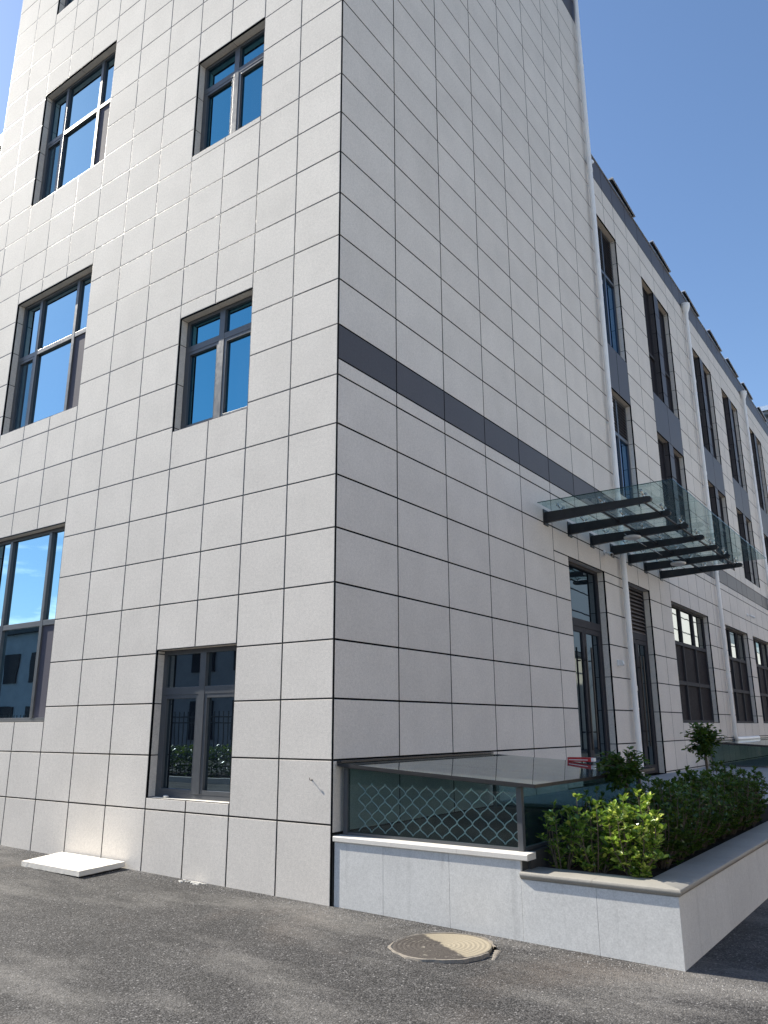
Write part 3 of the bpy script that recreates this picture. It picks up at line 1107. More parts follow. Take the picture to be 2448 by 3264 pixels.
# ------------------------------------------------------------------ skylight boxes
def skylight(name, label, y0, y1, x1, zb, zw, ze, grille):
    """lean-to glass box against the side wall: zb base, zw height at the wall, ze at the outer edge"""
    s = thing(name, label, 'skylight', (x1 / 2, y0, zb))

    def zr(x):
        return zw + (ze - zw) * x / x1
    x0 = 0.05
    pw = 0.05
    for (px, py) in ((x0, y0), (x1 - pw, y0), (x1 - pw, y1 - pw), (x0, y1 - pw)):
        t = MB()
        t.box(px, px + pw, py, py + pw, zb, zr(px + pw) - 0.035)
        t.build('post', 'frame', s, bevel=0.003)
    # bottom rails
    t = MB()
    t.box(x0 + pw, x1 - pw, y0 + 0.008, y0 + 0.042, zb, zb + 0.025)
    t.box(x1 - pw + 0.008, x1 - 0.008, y0 + pw, y1 - pw, zb, zb + 0.025)
    t.build('bottom_rail', 'frame', s)
    # head rails under the roof
    t = MB()
    t.prism([(x0, zr(x0) - 0.034), (x1, zr(x1) - 0.034), (x1, zr(x1) - 0.004), (x0, zr(x0) - 0.004)], 1, y0 + 0.002, y0 + 0.05)
    t.prism([(x0, zr(x0) - 0.034), (x1, zr(x1) - 0.034), (x1, zr(x1) - 0.004), (x0, zr(x0) - 0.004)], 1, y1 - 0.05, y1 - 0.002)
    t.box(x1 - 0.048, x1 - 0.002, y0 + 0.05, y1 - 0.05, zr(x1) - 0.034, zr(x1) - 0.004)
    t.build('head_rail', 'frame', s)
    # glass sides
    t = MB()
    t.prism([(x0 + pw, zb + 0.025), (x1 - pw, zb + 0.025), (x1 - pw, zr(x1 - pw) - 0.034), (x0 + pw, zr(x0 + pw) - 0.034)], 1, y0 + 0.02, y0 + 0.028)
    t.build('glass_pane', 'well_glass', s)
    n = max(1, round((y1 - y0) / 1.6))
    for k in range(n):
        a = y0 + pw + (y1 - y0 - 2 * pw) * k / n
        b = y0 + pw + (y1 - y0 - 2 * pw) * (k + 1) / n
        t = MB()
        t.box(x1 - 0.03, x1 - 0.022, a + 0.003, b - 0.003, zb + 0.025, zr(x1) - 0.034)
        t.build('glass_pane', 'well_glass', s)
    t = MB()
    t.prism([(x0 + pw, zb + 0.025), (x1 - pw, zb + 0.025), (x1 - pw, zr(x1 - pw) - 0.034), (x0 + pw, zr(x0 + pw) - 0.034)], 1, y1 - 0.028, y1 - 0.02)
    t.build('glass_pane', 'well_glass', s)
    # roof panes, overhanging
    ov = 0.16
    n = max(2, round((y1 - y0) / 1.1))
    ya, yb = y0 - 0.07, y1 + 0.02
    xr = x1 + ov
    for k in range(n):
        a = ya + (yb - ya) * k / n
        b = ya + (yb - ya) * (k + 1) / n
        t = MB()
        t.prism([(0.03, zr(0.03)), (xr, zr(xr)), (xr, zr(xr) + 0.012), (0.03, zr(0.03) + 0.012)], 1, a + 0.002, b - 0.002)
        t.build('roof_pane', 'roof_glass', s)
    t = MB()
    t.prism([(0.03, zr(0.03) - 0.016), (xr + 0.004, zr(xr) - 0.016), (xr + 0.004, zr(xr) + 0.013), (0.03, zr(0.03) + 0.013)], 1, ya - 0.006, ya - 0.001)
    t.box(xr + 0.001, xr + 0.006, ya, yb, zr(xr) - 0.016, zr(xr) + 0.012)
    t.build('roof_edge', 'black_steel', s)
    t = MB()
    t.box(0.004, 0.06, y0 - 0.05, y1, zw + 0.013, zw + 0.03)
    t.build('flashing', 'black_steel', s)
    if grille:
        # folding diamond lattice behind the front glass
        g0, g1, zt = x0 + 0.12, x1 - 0.06, zb + 0.40
        pitch = 0.152
        cnt = int((g1 - g0) / pitch)
        pitch = (g1 - g0) / cnt
        hh = 0.150
        k = 0
        for k in range(-3, cnt + 1):
            for sgn in (1, -1):
                t = MB()
                pts = []
                for q in range(0, 7):
                    z = zb + 0.03 + hh * q * 0.5
                    x = g0 + (k + q * 0.5) * pitch if sgn > 0 else g0 + (k + 3 - q * 0.5) * pitch
                    if g0 - 0.001 <= x <= g1 + 0.001:
                        pts.append((x, y0 + 0.10 + sgn * 0.0045, z))
                if len(pts) > 1:
                    fine = []
                    for a, b in zip(pts[:-1], pts[1:]):
                        a, b = Vector(a), Vector(b)
                        for s_ in range(6):
                            u = s_ / 6
                            w_ = u - 0.095 * math.sin(2 * math.pi * u)   # the slight S of pressed lattice bars
                            fine.append(Vector((a.x + (b.x - a.x) * w_, a.y, a.z + (b.z - a.z) * u)))
                    fine.append(Vector(pts[-1]))
                    t.tube(fine, 0.0050, 6)
                    t.build('lattice_bar', 'galvanised', s, smooth=True)
    return s


sky1 = skylight('glass_skylight', 'greenish glass skylight box with folding lattice grille on the planter wall', 0.115, 3.30, 1.99, 0.586, 1.245, 1.128, True)
skylight('glass_skylight', 'low glass skylight box farther along the wall, behind the small tree', 14.5, 24.0, 2.1, 0.655, 1.215, 1.10, False)
# the light well under the first box
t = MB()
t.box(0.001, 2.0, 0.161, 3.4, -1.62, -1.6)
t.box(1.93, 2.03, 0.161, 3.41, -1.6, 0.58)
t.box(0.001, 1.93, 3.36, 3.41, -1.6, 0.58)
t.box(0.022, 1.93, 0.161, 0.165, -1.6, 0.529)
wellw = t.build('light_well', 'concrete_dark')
tag(wellw, 'dark concrete light well under the glass skylight box', 'light well', kind='structure')

t = MB()
t.box(1.17, 1.47, 3.10, 3.19, 1.188, 1.238)
rb = one('red_box', t, 'red', 'small red box lying on the glass skylight roof', 'box', (1.32, 3.145, 1.188), bevel=0.004)
t = MB()
t.box(1.19, 1.43, 3.0985, 3.0995, 1.206, 1.214)
t.build('stripe', 'white_paint', rb, local=False)
t = MB()
t.box(1.4702, 1.50, 3.105, 3.185, 1.192, 1.234)
t.build('flap', 'white_paint', rb)

# ------------------------------------------------------------------ canopy
can = thing('glass_canopy', 'glass canopy on black steel beams above the doors', 'canopy', (0, 8.8, 4.9))
BY = [5.575, 6.60, 7.67, 8.75, 9.79, 10.835, 11.98]
for y in BY:
    t = MB()
    t.prism([(0.0, 4.885), (1.72, 4.962), (1.765, 4.975), (1.785, 5.01), (1.765, 5.045), (1.72, 5.055), (0.0, 5.068)], 1, y - 0.035, y + 0.035)
    t.build('beam', 'black_steel', can, bevel=0.004)
    t = MB()
    t.box(0.0, 0.014, y - 0.09, y + 0.09, 4.84, 5.11)
    t.build('wall_plate', 'black_steel', can)
    for x in (0.28, 0.98, 1.66):
        t = MB()
        zt = 5.068 - 0.0076 * x
        t.tube([(x, y, zt - 0.004), (x, y, zt + 0.03)], 0.014, 8)
        for sy in (-1, 1):
            t.tube([(x, y, zt + 0.03), (x, y + sy * 0.09, zt + 0.045), (x, y + sy * 0.115, 5.128)], [0.011, 0.009, 0.009], 6)
            t.lathe((x, y + sy * 0.115, 5.118), [(0.026, 0), (0.026, 0.012)], 12)
            t.lathe((x, y + sy * 0.115, 5.1425), [(0.026, 0), (0.022, 0.008)], 12)
        t.build('spider_fitting', 'steel', can, smooth=True)
for x in (0.90, 1.62):
    t = MB()
    zc = 4.99 + 0.012 * x
    t.tube([(x, BY[0], zc), (x, BY[-1], zc)], 0.02, 10)
    t.build('tie_rod', 'black_steel', can, smooth=True)
t = MB()
t.tube([(0.72, 7.4, 4.955), (0.72, 10.8, 4.955)], 0.010, 8)
t.build('conduit', 'steel', can, smooth=True)
GY = [5.15] + BY[1:-1] + [12.25]
for a, b in zip(GY[:-1], GY[1:]):
    t = MB()
    t.box(0.06, 2.22, a + 0.006, b - 0.006, 5.130, 5.142)
    t.build('glass_panel', 'canopy_glass', can)
    t = MB()
    t.box(2.2203, 2.2235, a + 0.006, b - 0.006, 5.130, 5.142)
    t.build('glass_edge', 'glass_edge', can)
t = MB()
t.box(0.06, 2.22, 5.1515, 5.1555, 5.130, 5.142)
t.build('glass_edge', 'glass_edge', can)

lamp_labels = ['round white lamp under the canopy, nearer the tall block', 'round white lamp under the canopy, at its far end']
for (y, lb) in zip((7.62, 10.55), lamp_labels):
    e = thing('canopy_lamp', lb, 'lamp', (0.72, y, 4.945), 'round lamps under the canopy')
    t = MB()
    t.lathe((0.79, y, 4.885), [(0.10, 0), (0.145, 0.012), (0.155, 0.03), (0.155, 0.05), (0.13, 0.058)], 28)
    t.build('shade', 'white_plastic', e, smooth=True)
    t = MB()
    t.lathe((0.79, y, 4.943), [(0.05, 0), (0.05, 0.03)], 14)
    t.tube([(0.79, y, 4.965), (0.72, y, 4.965)], 0.008, 6)
    t.build('mount', 'black_steel', e)

# ------------------------------------------------------------------ security cameras
def bullet_camera(label, y, z, aim):
    e = thing('security_camera', label, 'camera', (0.0, y, z))
    t = MB()
    t.lathe((0.0, y, z), [(0.05, 0.0), (0.05, 0.02), (0.03, 0.03)], 16, T=Matrix(((0, 0, 1), (0, 1, 0), (-1, 0, 0))))
    t.tube([(0.02, y, z), (0.08, y + aim[1] * 0.02, z - 0.02), (0.11, y + aim[1] * 0.04, z - 0.03)], 0.012, 8)
    t.build('bracket', 'white_plastic', e, smooth=True)
    c = Vector((0.12, y + aim[1] * 0.05, z - 0.045))
    d = Vector(aim).normalized()
    t = MB()
    t.tube([c - d * 0.07, c - d * 0.065, c + d * 0.12, c + d * 0.125], [0.03, 0.036, 0.036, 0.032], 16)
    t.build('housing', 'white_plastic', e, smooth=True)
    t = MB()
    t.tube([c + d * 0.118, c + d * 0.128], 0.027, 14)
    t.build('lens', 'black_steel', e)
    return e


bullet_camera('white bullet camera on the wall just under the canopy', 8.30, 4.86, (0.55, -0.75, -0.35))
bullet_camera('white bullet camera high on the far wall beyond the canopy', 21.3, 5.07, (0.5, 0.8, -0.3))
e = thing('intercom_camera', 'small white box camera beside the downpipe between the doors', 'camera', (0, 8.58, 2.70))
t = MB()
t.box(0.0, 0.03, 8.53, 8.63, 2.70, 2.82)
t.build('back_box', 'white_plastic', e, bevel=0.006)
t = MB()
t.prism([(0.03, 2.72), (0.10, 2.70), (0.12, 2.74), (0.10, 2.80), (0.03, 2.82)], 1, 8.545, 8.615)
t.build('housing', 'white_plastic', e, bevel=0.006)
t = MB()
t.lathe((0.106, 8.58, 2.72), [(0.014, 0), (0.016, 0.006)], 12, T=Matrix(((0, 0, 1), (0, 1, 0), (-1, 0, 0))))
t.build('lens', 'black_steel', e)

# ------------------------------------------------------------------ solar panels on the roof edge
spots = [10.9, 14.2, 17.5, 20.65, 23.4, 26.1, 29.2]
words = ['nearest the tall block', 'second along the parapet', 'third along the parapet, above the downpipe hopper', 'fourth along the parapet', 'fifth along the parapet', 'sixth along the parapet', 'last and smallest on the parapet']
for y, wd in zip(spots, words):
    e = thing('solar_panel', 'tilted solar panel on the low wing roof, ' + wd, 'solar panel', (-0.3, y, PZ1), 'solar panels on the roof edge')
    T = Matrix.Translation((0.08, y, 15.07)) @ Matrix.Rotation(R_(-4), 4, 'Y') @ Matrix.Rotation(R_(-5.0), 4, 'X')
    # local: y from 0 (near, high end) to 2.1 (low), x inwards over the roof
    t = MB()
    t.box(-1.06, -0.03, 0.03, 1.67, 0.012, 0.018, T)
    t.build('panel', 'solar', e)
    t = MB()
    t.box(-1.06, -0.03, 0.03, 1.67, 0.004, 0.009, T)
    t.build('back_sheet', 'black_steel', e)
    t = MB()
    t.box(-1.1, 0, 0, 0.03, -0.015, 0.022, T)
    t.box(-1.1, 0, 1.67, 1.7, -0.015, 0.022, T)
    t.box(-0.03, 0, 0.03, 1.67, -0.015, 0.022, T)
    t.box(-1.1, -1.07, 0.03, 1.67, -0.015, 0.022, T)
    t.build('frame', 'alu', e)
    for xx in (-0.25, -0.8):
        t = MB()
        t.box(xx - 0.02, xx + 0.02, -0.08, 1.76, -0.055, -0.016, T)
        t.build('rail', 'black_steel', e)
    for yy_ in (0.2, 1.5):
        a = T @ Vector((-0.25, yy_, -0.05))
        t = MB()
        t.tube([(-0.12, a.y, PZ1 + 0.03), (a.x, a.y, a.z)], 0.018, 8)
        t.build('leg', 'alu', e)

# ------------------------------------------------------------------ small things
# foam board at the foot of the wall
fb = MB()
zA = gz(-3.7)
corner = [(-4.17, -0.672, 0.086), (-3.00, -0.690, 0.082), (-3.075, -0.03, 0.092), (-4.34, -0.03, 0.098)]
nxx, nyy = 26, 14
rnd = random.Random(3)
grid = {}
for lv in (1, 0):
    for i in range(nxx + 1):
        for j in range(nyy + 1):
            u, v = i / nxx, j / nyy
            a = Vector(corner[0]).lerp(Vector(corner[1]), u)
            b = Vector(corner[3]).lerp(Vector(corner[2]), u)
            p = a.lerp(b, v)
            edge = i in (0, nxx) or j in (0, nyy)
            p.z += rnd.uniform(-0.0012, 0.0012)
            if lv == 0:
                p.z -= 0.058
                if edge:
                    p.z += rnd.uniform(0.0, 0.002)
                    p += Vector((0.5 - u, 0.5 - v, 0)) * rnd.uniform(0.0, 0.005)
            elif edge:
                p.z -= rnd.uniform(0.001, 0.003)
                p += Vector((0.5 - u, 0.5 - v, 0)) * rnd.uniform(0.0, 0.004)
            grid[(lv, i, j)] = len(fb.v)
            fb.v.append(p)
for i in range(nxx):
    for j in range(nyy):
        fb.f.append((grid[(1, i, j)], grid[(1, i + 1, j)], grid[(1, i + 1, j + 1)], grid[(1, i, j + 1)]))
        fb.f.append((grid[(0, i, j)], grid[(0, i, j + 1)], grid[(0, i + 1, j + 1)], grid[(0, i + 1, j)]))
for i in range(nxx):
    for j in (0, nyy):
        fb.f.append((grid[(0, i, j)], grid[(0, i + 1, j)], grid[(1, i + 1, j)], grid[(1, i, j)]))
for j in range(nyy):
    for i in (0, nxx):
        fb.f.append((grid[(0, i, j)], grid[(0, i, j + 1)], grid[(1, i, j + 1)], grid[(1, i, j)]))
one('foam_board', fb, 'foam', 'thick white foam board lying on the asphalt against the wall', 'board', (-3.66, -0.36, 0.028))

# manhole cover
mx_, my_ = 1.56, -0.525
mz = gz(mx_)
mh = thing('manhole_cover', 'round manhole cover, half sandy dust and half tar, set in the asphalt', 'manhole cover', (mx_, my_, mz))
Tm = Matrix.Rotation(R_(-1.0), 3, 'Y')
t = MB()
prof_c = [(0.385, -0.02), (0.392, 0.006), (0.386, 0.0125)]
for k in range(9):
    r0 = 0.375 - k * 0.038
    prof_c += [(r0, 0.0145), (r0 - 0.012, 0.0145), (r0 - 0.016, 0.0125), (r0 - 0.030, 0.0125)]
prof_c += [(0.03, 0.014)]
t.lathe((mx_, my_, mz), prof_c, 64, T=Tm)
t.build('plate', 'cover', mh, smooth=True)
t = MB()
segs = 64
i0 = 0
for s in range(segs + 1):
    an = 2 * math.pi * (s / segs) * 0.93 + R_(25)
    wob = 0.004 * math.sin(an * 7) + 0.003 * math.sin(an * 17)
    for (r, h) in ((0.398 + wob, -0.01), (0.400 + wob, 0.014), (0.418 + wob * 2, 0.013), (0.424 + wob * 2, -0.015)):
        q = Tm @ Vector((r * math.cos(an), r * math.sin(an), h))
        t.v.append(Vector((mx_, my_, mz)) + q)
for s in range(segs):
    for k in range(3):
        a = s * 4 + k
        t.f.append((a, a + 4, a + 5, a + 1))
t.build('rim', 'rim', mh, smooth=True)
t = MB()
for k in range(5):
    a0 = Vector((mx_ + 0.40 + 0.02 * k, my_ + 0.16 - 0.05 * k, gz(2.0)))
    t.lathe(a0, [(0.030, -0.01), (0.030 - 0.003 * k, 0.005), (0.012, 0.010)], 7)
t.build('broken_mortar', 'rim', mh)

# hook on the wall with its shadow from the sun
hk = MB()
hk.tube([(-0.262, 0.006, 1.092), (-0.262, -0.020, 1.088), (-0.266, -0.029, 1.092), (-0.270, -0.031, 1.102), (-0.268, -0.030, 1.114)], 0.0042, 8)
hk.lathe((-0.262, -0.001, 1.090), [(0.010, 0.0), (0.008, 0.003)], 12, T=Matrix(((1, 0, 0), (0, 0, -1), (0, 1, 0))))
one('wall_hook', hk, 'rim', 'small wire hook sticking out of the wall near the corner', 'hook', (-0.262, 0.0, 1.09), smooth=True)
# pebble on the window sill
t = MB()
t.lathe((-2.56, 0.075, 0.812), [(0.028, 0.0), (0.038, 0.012), (0.03, 0.024), (0.012, 0.03)], 9, T=Matrix(((1.2, 0, 0), (0, 0.7, 0), (0, 0, 1))))
one('stone_chip', t, 'cement', 'small pale stone chip on the ground floor window sill', 'stone', (-2.56, 0.075, 0.812))

# spilt cement flakes against the wall foot
rnd = random.Random(9)
t = MB()
for k in range(60):
    cx, cy = rnd.gauss(-1.83, 0.09), -0.02 - abs(rnd.gauss(0, 0.045))
    n = rnd.randint(4, 6)
    r = rnd.uniform(0.006, 0.028)
    t.lathe((cx, cy, gz(cx)), [(r, -0.003), (r * 0.8, rnd.uniform(0.003, 0.009))], n, T=Matrix(((1.3, 0.2, 0), (0, 0.7, 0), (0, 0, 1))))
o = t.build('cement_crumbs', 'cement')
tag(o, 'pale cement crumbs spilt on the asphalt at the wall foot', 'cement crumbs', kind='stuff')
# loose grit on the asphalt, thicker at the foot of the walls
t = MB()
rnd = random.Random(21)


def stone(cx, cy, r):
    i = len(t.v)
    z = gz(cx)
    an = rnd.uniform(0, 6.28)
    for (a, b, h) in ((1, 0, 0), (0.1, 1, 0), (-1, 0.2, 0), (-0.2, -0.9, 0), (rnd.uniform(-.3, .3), rnd.uniform(-.3, .3), rnd.uniform(.6, 1.0))):
        t.v.append(Vector((cx + r * (a * math.cos(an) - b * math.sin(an)), cy + r * (a * math.sin(an) + b * math.cos(an)), z + h * r - 0.001)))
    for k in range(4):
        t.f.append((i + k, i + (k + 1) % 4, i + 4))


for k in range(5200):
    cx = rnd.uniform(-6.5, 3.9)
    cy = -abs(rnd.gauss(0, 0.16)) - 0.006
    stone(cx, cy, rnd.uniform(0.002, 0.0085))
for k in range(11000):
    cx = rnd.uniform(-6.5, 5.0)
    cy = rnd.uniform(-4.6, 0.0)
    stone(cx, cy, rnd.uniform(0.0015, 0.005))
o = t.build('grit', 'grit')
tag(o, 'loose grit scattered over the asphalt', 'grit', kind='stuff')

# ------------------------------------------------------------------ plants
def leaf(t, p, axis, up, ln, wd):
    """folded leaf of four triangles"""
    a = axis.normalized()
    s = a.cross(up)
    if s.length < 1e-4:
        s = a.cross(Vector((1, 0, 0)))
    s.normalize()
    n = s.cross(a).normalized()
    i = len(t.v)
    t.v += [p, p + a * ln * 0.45 + s * wd * 0.5 + n * wd * 0.16, p + a * ln, p + a * ln * 0.45 - s * wd * 0.5 + n * wd * 0.16, p + a * ln * 0.5, p + a * ln * 0.82 + s * wd * 0.28 + n * wd * 0.08, p + a * ln * 0.82 - s * wd * 0.28 + n * wd * 0.08]
    t.f += [(i, i + 1, i + 4), (i, i + 4, i + 3), (i + 1, i + 5, i + 2, i + 4), (i + 4, i + 2, i + 6, i + 3)]


def raw_build(t, name, mat, parent):
    off = parent_loc(parent)
    me = bpy.data.meshes.new(name)
    me.from_pydata([tuple(p - off) for p in t.v], [], t.f)
    me.materials.append(M[mat])
    o = bpy.data.objects.new(name, me)
    col.objects.link(o)
    o.parent = parent
    return o


def shrub(label, x, y, z0, h, rx, ry, mat, seed, stems=11, twigs=7, leaves=13, ln=0.042, group='shrubs in the planter'):
    rnd = random.Random(seed)
    e = thing('shrub', label, 'shrub', (x, y, z0), group)
    br, fo = MB(), MB()
    for s in range(stems):
        an = 2 * math.pi * s / stems + rnd.uniform(-0.4, 0.4)
        rr = math.sqrt(rnd.uniform(0.05, 1))
        hh = h * rnd.uniform(0.72, 1.0) * (1 - 0.22 * rr * rr)
        b = Vector((x + 0.05 * math.cos(an), y + 0.05 * math.sin(an), z0))
        tip = Vector((x + rx * rr * math.cos(an) * 0.85, y + ry * rr * math.sin(an) * 0.85, z0 + hh))
        mid = b.lerp(tip, 0.5) + Vector((math.cos(an) * rx * 0.12, math.sin(an) * ry * 0.12, -0.02))
        path = [b, b.lerp(mid, 0.5) + Vector((0, 0, 0.01)), mid, mid.lerp(tip, 0.5) + Vector((math.cos(an) * 0.015, math.sin(an) * 0.015, 0)), tip]
        br.tube(path, [0.007, 0.006, 0.005, 0.0035, 0.002], 5, caps=False)
        for w in range(twigs + 1):
            f = 0.05 + 0.95 * (w / twigs)
            k = min(3, int(f * 4))
            p = path[k].lerp(path[k + 1], f * 4 - k)
            if w == twigs:
                d = (tip - mid).normalized()
                L = rnd.uniform(0.03, 0.07)
            else:
                a2 = rnd.uniform(0, 2 * math.pi)
                d = Vector((math.cos(a2), math.sin(a2), rnd.uniform(0.25, 1.0))).normalized()
                L = rnd.uniform(0.06, 0.15)
            q = p + d * L
            br.tube([p, q], [0.0025, 0.0012], 4, caps=False)
            for l in range(leaves):
                u = rnd.uniform(0.15, 1.0) ** 0.7
                c = p.lerp(q, u)
                a3 = rnd.uniform(0, 2 * math.pi)
                ax = (Vector((math.cos(a3), math.sin(a3), rnd.uniform(-0.25, 0.75))) + d * 0.6).normalized()
                upv = Vector((rnd.gauss(0, 0.35), rnd.gauss(0, 0.35), 1))
                sz = ln * rnd.uniform(0.45, 1.25)
                leaf(fo, c, ax, upv, sz, sz * rnd.uniform(0.5, 0.66))
    raw_build(br, 'stems', 'bark', e)
    f_ = raw_build(fo, 'foliage', mat, e)
    f_['kind'] = 'stuff'
    return e


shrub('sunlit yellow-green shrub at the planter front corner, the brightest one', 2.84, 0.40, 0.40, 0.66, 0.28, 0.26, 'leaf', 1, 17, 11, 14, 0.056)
shrub('sunlit green shrub at the middle of the planter front', 2.50, 0.42, 0.40, 0.62, 0.26, 0.25, 'leaf_half_shade', 2, 13, 9, 13, 0.054)
shrub('sparse darker shrub beside the glass skylight at the planter front', 2.20, 0.42, 0.40, 0.56, 0.22, 0.24, 'leaf_half_shade', 3, 10, 8, 11, 0.050)
shrub('thin leggy shrub with bare stems behind the front row of shrubs', 2.33, 0.95, 0.40, 0.66, 0.22, 0.22, 'leaf_dark', 14, 10, 7, 12)
hy = [1.15, 1.60, 2.05, 2.50, 2.95, 3.40, 3.85, 4.30, 4.75]
hw = ['first', 'second', 'third', 'fourth', 'fifth', 'sixth', 'seventh', 'eighth', 'last']
for k, y in enumerate(hy):
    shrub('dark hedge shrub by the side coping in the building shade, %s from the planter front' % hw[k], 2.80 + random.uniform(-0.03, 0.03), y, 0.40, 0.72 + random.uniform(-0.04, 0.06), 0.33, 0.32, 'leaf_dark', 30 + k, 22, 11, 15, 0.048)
for k, (x, y) in enumerate(((2.28, 1.5), (2.28, 2.35), (2.26, 3.3), (2.28, 4.2))):
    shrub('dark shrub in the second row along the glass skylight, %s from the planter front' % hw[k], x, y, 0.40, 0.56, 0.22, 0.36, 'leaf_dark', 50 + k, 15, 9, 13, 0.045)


def small_tree(label, x, y, z0, z_top, r, seed):
    rnd = random.Random(seed)
    e = thing('small_tree', label, 'tree', (x, y, z0), 'little trees in the planter')
    t = MB()
    zc = z_top - r * 1.05
    t.tube([(x, y, z0), (x + 0.008, y, z0 + (zc - z0) * 0.5), (x - 0.004, y + 0.005, zc)], [0.022, 0.019, 0.016], 10)
    t.build('trunk', 'bark', e, smooth=True)
    br, fo = MB(), MB()
    for s in range(34):
        d = Vector((rnd.gauss(0, 1), rnd.gauss(0, 1), rnd.gauss(0.25, 0.75))).normalized()
        L = r * rnd.uniform(0.65, 1.12)
        p = Vector((x, y, zc - r * 0.25 + rnd.uniform(0, r * 0.4)))
        q = p + d * L + Vector((0, 0, r * 0.2))
        mid = p.lerp(q, 0.5) + Vector((0, 0, 0.03))
        br.tube([p, mid, q], [0.006, 0.004, 0.002], 5, caps=False)
        for l in range(30):
            u = rnd.uniform(0.35, 1.05)
            c = p.lerp(q, u) + Vector((rnd.gauss(0, 0.018), rnd.gauss(0, 0.018), rnd.gauss(0, 0.018)))
            a3 = rnd.uniform(0, 2 * math.pi)
            ax = (Vector((math.cos(a3), math.sin(a3), rnd.uniform(-0.7, 0.4))) + d * 0.5).normalized()
            sz = rnd.uniform(0.05, 0.085)
            leaf(fo, c, ax, Vector((rnd.gauss(0, 0.4), rnd.gauss(0, 0.4), 1)), sz, sz * 0.5)
    raw_build(br, 'branches', 'bark', e)
    raw_build(fo, 'crown', 'leaf_dark', e)['kind'] = 'stuff'
    return e


small_tree('little round-headed tree nearer the camera, in front of the doors', 2.33, 1.78, 0.40, 1.40, 0.24, 5)
small_tree('little round-headed tree on a bare stem at the far end of the hedge', 2.38, 4.75, 0.40, 1.61, 0.22, 6)

# ------------------------------------------------------------------ far building past the wing
fb_ = thing('distant_building', 'blue-grey building with a thin flat roof rising behind the low wing', 'building', (-7, 48, 0))
t = MB()
t.box(-16, 0.6, 42.4, 55, -0.2, 19.3)
t.build('wall', 'blue_wall', fb_)
t = MB()
t.box(-16.6, 1.2, 41.7, 55.6, 19.5, 19.78)
t.build('roof', 'alu', fb_)
t = MB()
t.box(-16.4, 1.0, 41.9, 55.4, 19.31, 19.49)
t.build('roof_soffit', 'blue_wall', fb_)
for k in range(9):
    x = -15.5 + 1.8 * k
    for z in (15.2, 17.5):
        t = MB()
        t.box(x, x + 1.3, 42.36, 42.397, z, z + 1.5)
        t.build('window', 'glass', fb_)

# ------------------------------------------------------------------ across the yard, seen in the window reflections
opp = thing('yard_building', 'long grey building across the yard, mirrored in the ground floor windows', 'building', (-35, -26, 0))
t = MB()
t.box(-70, -2, -34, -22, 0, 7.6)
t.build('wall', 'plaster', opp)
t = MB()
t.box(-70.3, -1.7, -34.3, -21.7, 7.61, 8.0)
t.build('roof', 'concrete_dark', opp)
for k in range(22):
    x = -68 + 3.1 * k
    for z in (1.0, 4.4):
        t = MB()
        t.box(x, x + 1.7, -21.97, -21.9, z, z + 1.9)
        w_ = t.build('window', 'screen_dark', opp)
kerb = MB()
kerb.box(-60, 2.0, -9.15, -9.0, gz(-9) - 0.1, gz(-9) + 0.14)
tag(kerb.build('kerb', 'white_stone'), 'pale kerb across the yard', 'kerb', kind='structure')
vg = MB()
vg.box(-60, 2.0, -11.5, -9.152, gz(-9) - 0.1, gz(-9) + 0.1)
tag(vg.build('verge', 'soil'), 'planted verge behind the kerb across the yard', 'verge', kind='structure')
fn = thing('fence', 'black bar fence across the yard, mirrored in the ground floor window', 'fence', (-20, -10.6, 0.1))
for z in (0.35, 1.62, 1.8):
    t = MB()
    t.box(-40, -1, -10.62, -10.58, z + 0.1, z + 0.14)
    t.build('rail', 'fence', fn)
barm = None
for k in range(195):
    x = -40 + 0.2 * k
    if barm is None:
        t = MB()
        t.box(-0.011, 0.011, -0.011, 0.011, 0, 1.98)
        barm = t.build('bar', 'fence', fn, local=True)
        o = barm
    else:
        o = barm.copy()
        col.objects.link(o)
        o.parent = fn
    o.location = Vector((x, -10.64, 0.1)) - Vector(fn.location)
hd = MB()
rnd = random.Random(77)
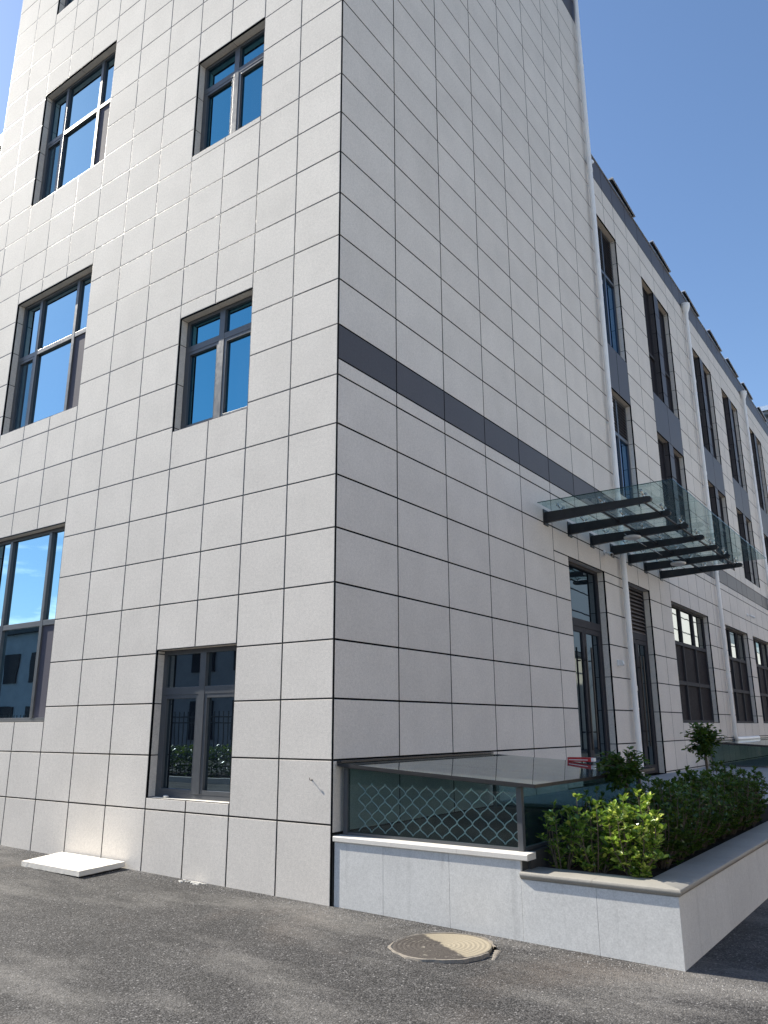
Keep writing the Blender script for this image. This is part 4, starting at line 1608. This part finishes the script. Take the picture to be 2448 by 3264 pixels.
for k in range(16000):
    c = Vector((rnd.uniform(-36, -2), rnd.uniform(-10.45, -9.5), 0.2 + rnd.uniform(0, 1) ** 0.8 * 0.85))
    a3 = rnd.uniform(0, 6.28)
    leaf(hd, c, Vector((math.cos(a3), math.sin(a3), rnd.uniform(-0.3, 0.9))), Vector((0, 0, 1)), 0.13, 0.08)
me = bpy.data.meshes.new('yard_hedge')
me.from_pydata([tuple(p) for p in hd.v], [], hd.f)
me.materials.append(M['leaf_dark'])
ho = bpy.data.objects.new('yard_hedge', me)
col.objects.link(ho)
tag(ho, 'leafy low hedge along the fence across the yard', 'hedge', kind='stuff')

# unseen low building, added and toned cream to bounce warm light on the side wall
ow = thing('bounce_building', 'unseen cream low building added opposite the side wall for its warm bounce light', 'building', (24, 20, 0))
t = MB()
t.box(19, 30, -10, 56, -0.2, 7.0)
t.build('wall', 'plaster_white', ow)
t = MB()
t.box(18.8, 30.2, -10.2, 56.2, 7.01, 7.4)
t.build('roof', 'concrete_dark', ow)
for k in range(14):
    t = MB()
    t.box(18.9, 18.997, -8 + 4.6 * k, -6 + 4.6 * k, 1.2, 3.2)
    t.build('window', 'glass_dark', ow)
ob = thing('opposite_block', 'tall white sunlit block farther along opposite the side wall', 'building', (24, 90, 0))
t = MB()
t.box(19, 30, 60, 150, -0.2, 12.6)
t.box(19, 30, 60, 103, 12.6, 16.5)
t.build('wall', 'white_paint', ob)
for k in range(22):
    for z in (1.2, 5.2):
        t = MB()
        t.box(18.9, 18.997, 62 + 4.0 * k, 64 + 4.0 * k, z, z + 2.0)
        t.build('window', 'glass_dark', ob)
t = MB()
t.box(31, 42, 104, 190, -0.2, 34)
one('glazed_tower', t, 'blue_wall', 'dark glazed tower behind the white block opposite the side wall', 'building', (36, 150, 0))
for z in (9.5, 11.0, 12.4):
    w_ = MB()
    w_.tube([(15, 30, z), (15, 75, z - 0.8), (15, 120, z), (15, 165, z - 0.8)], 0.05, 6)
    one('overhead_cable', w_, 'black_steel', {9.5: 'lowest', 11.0: 'middle', 12.4: 'topmost'}[z] + ' of the overhead cables opposite the side wall', 'cable', (15, 30, z), 'overhead cables')
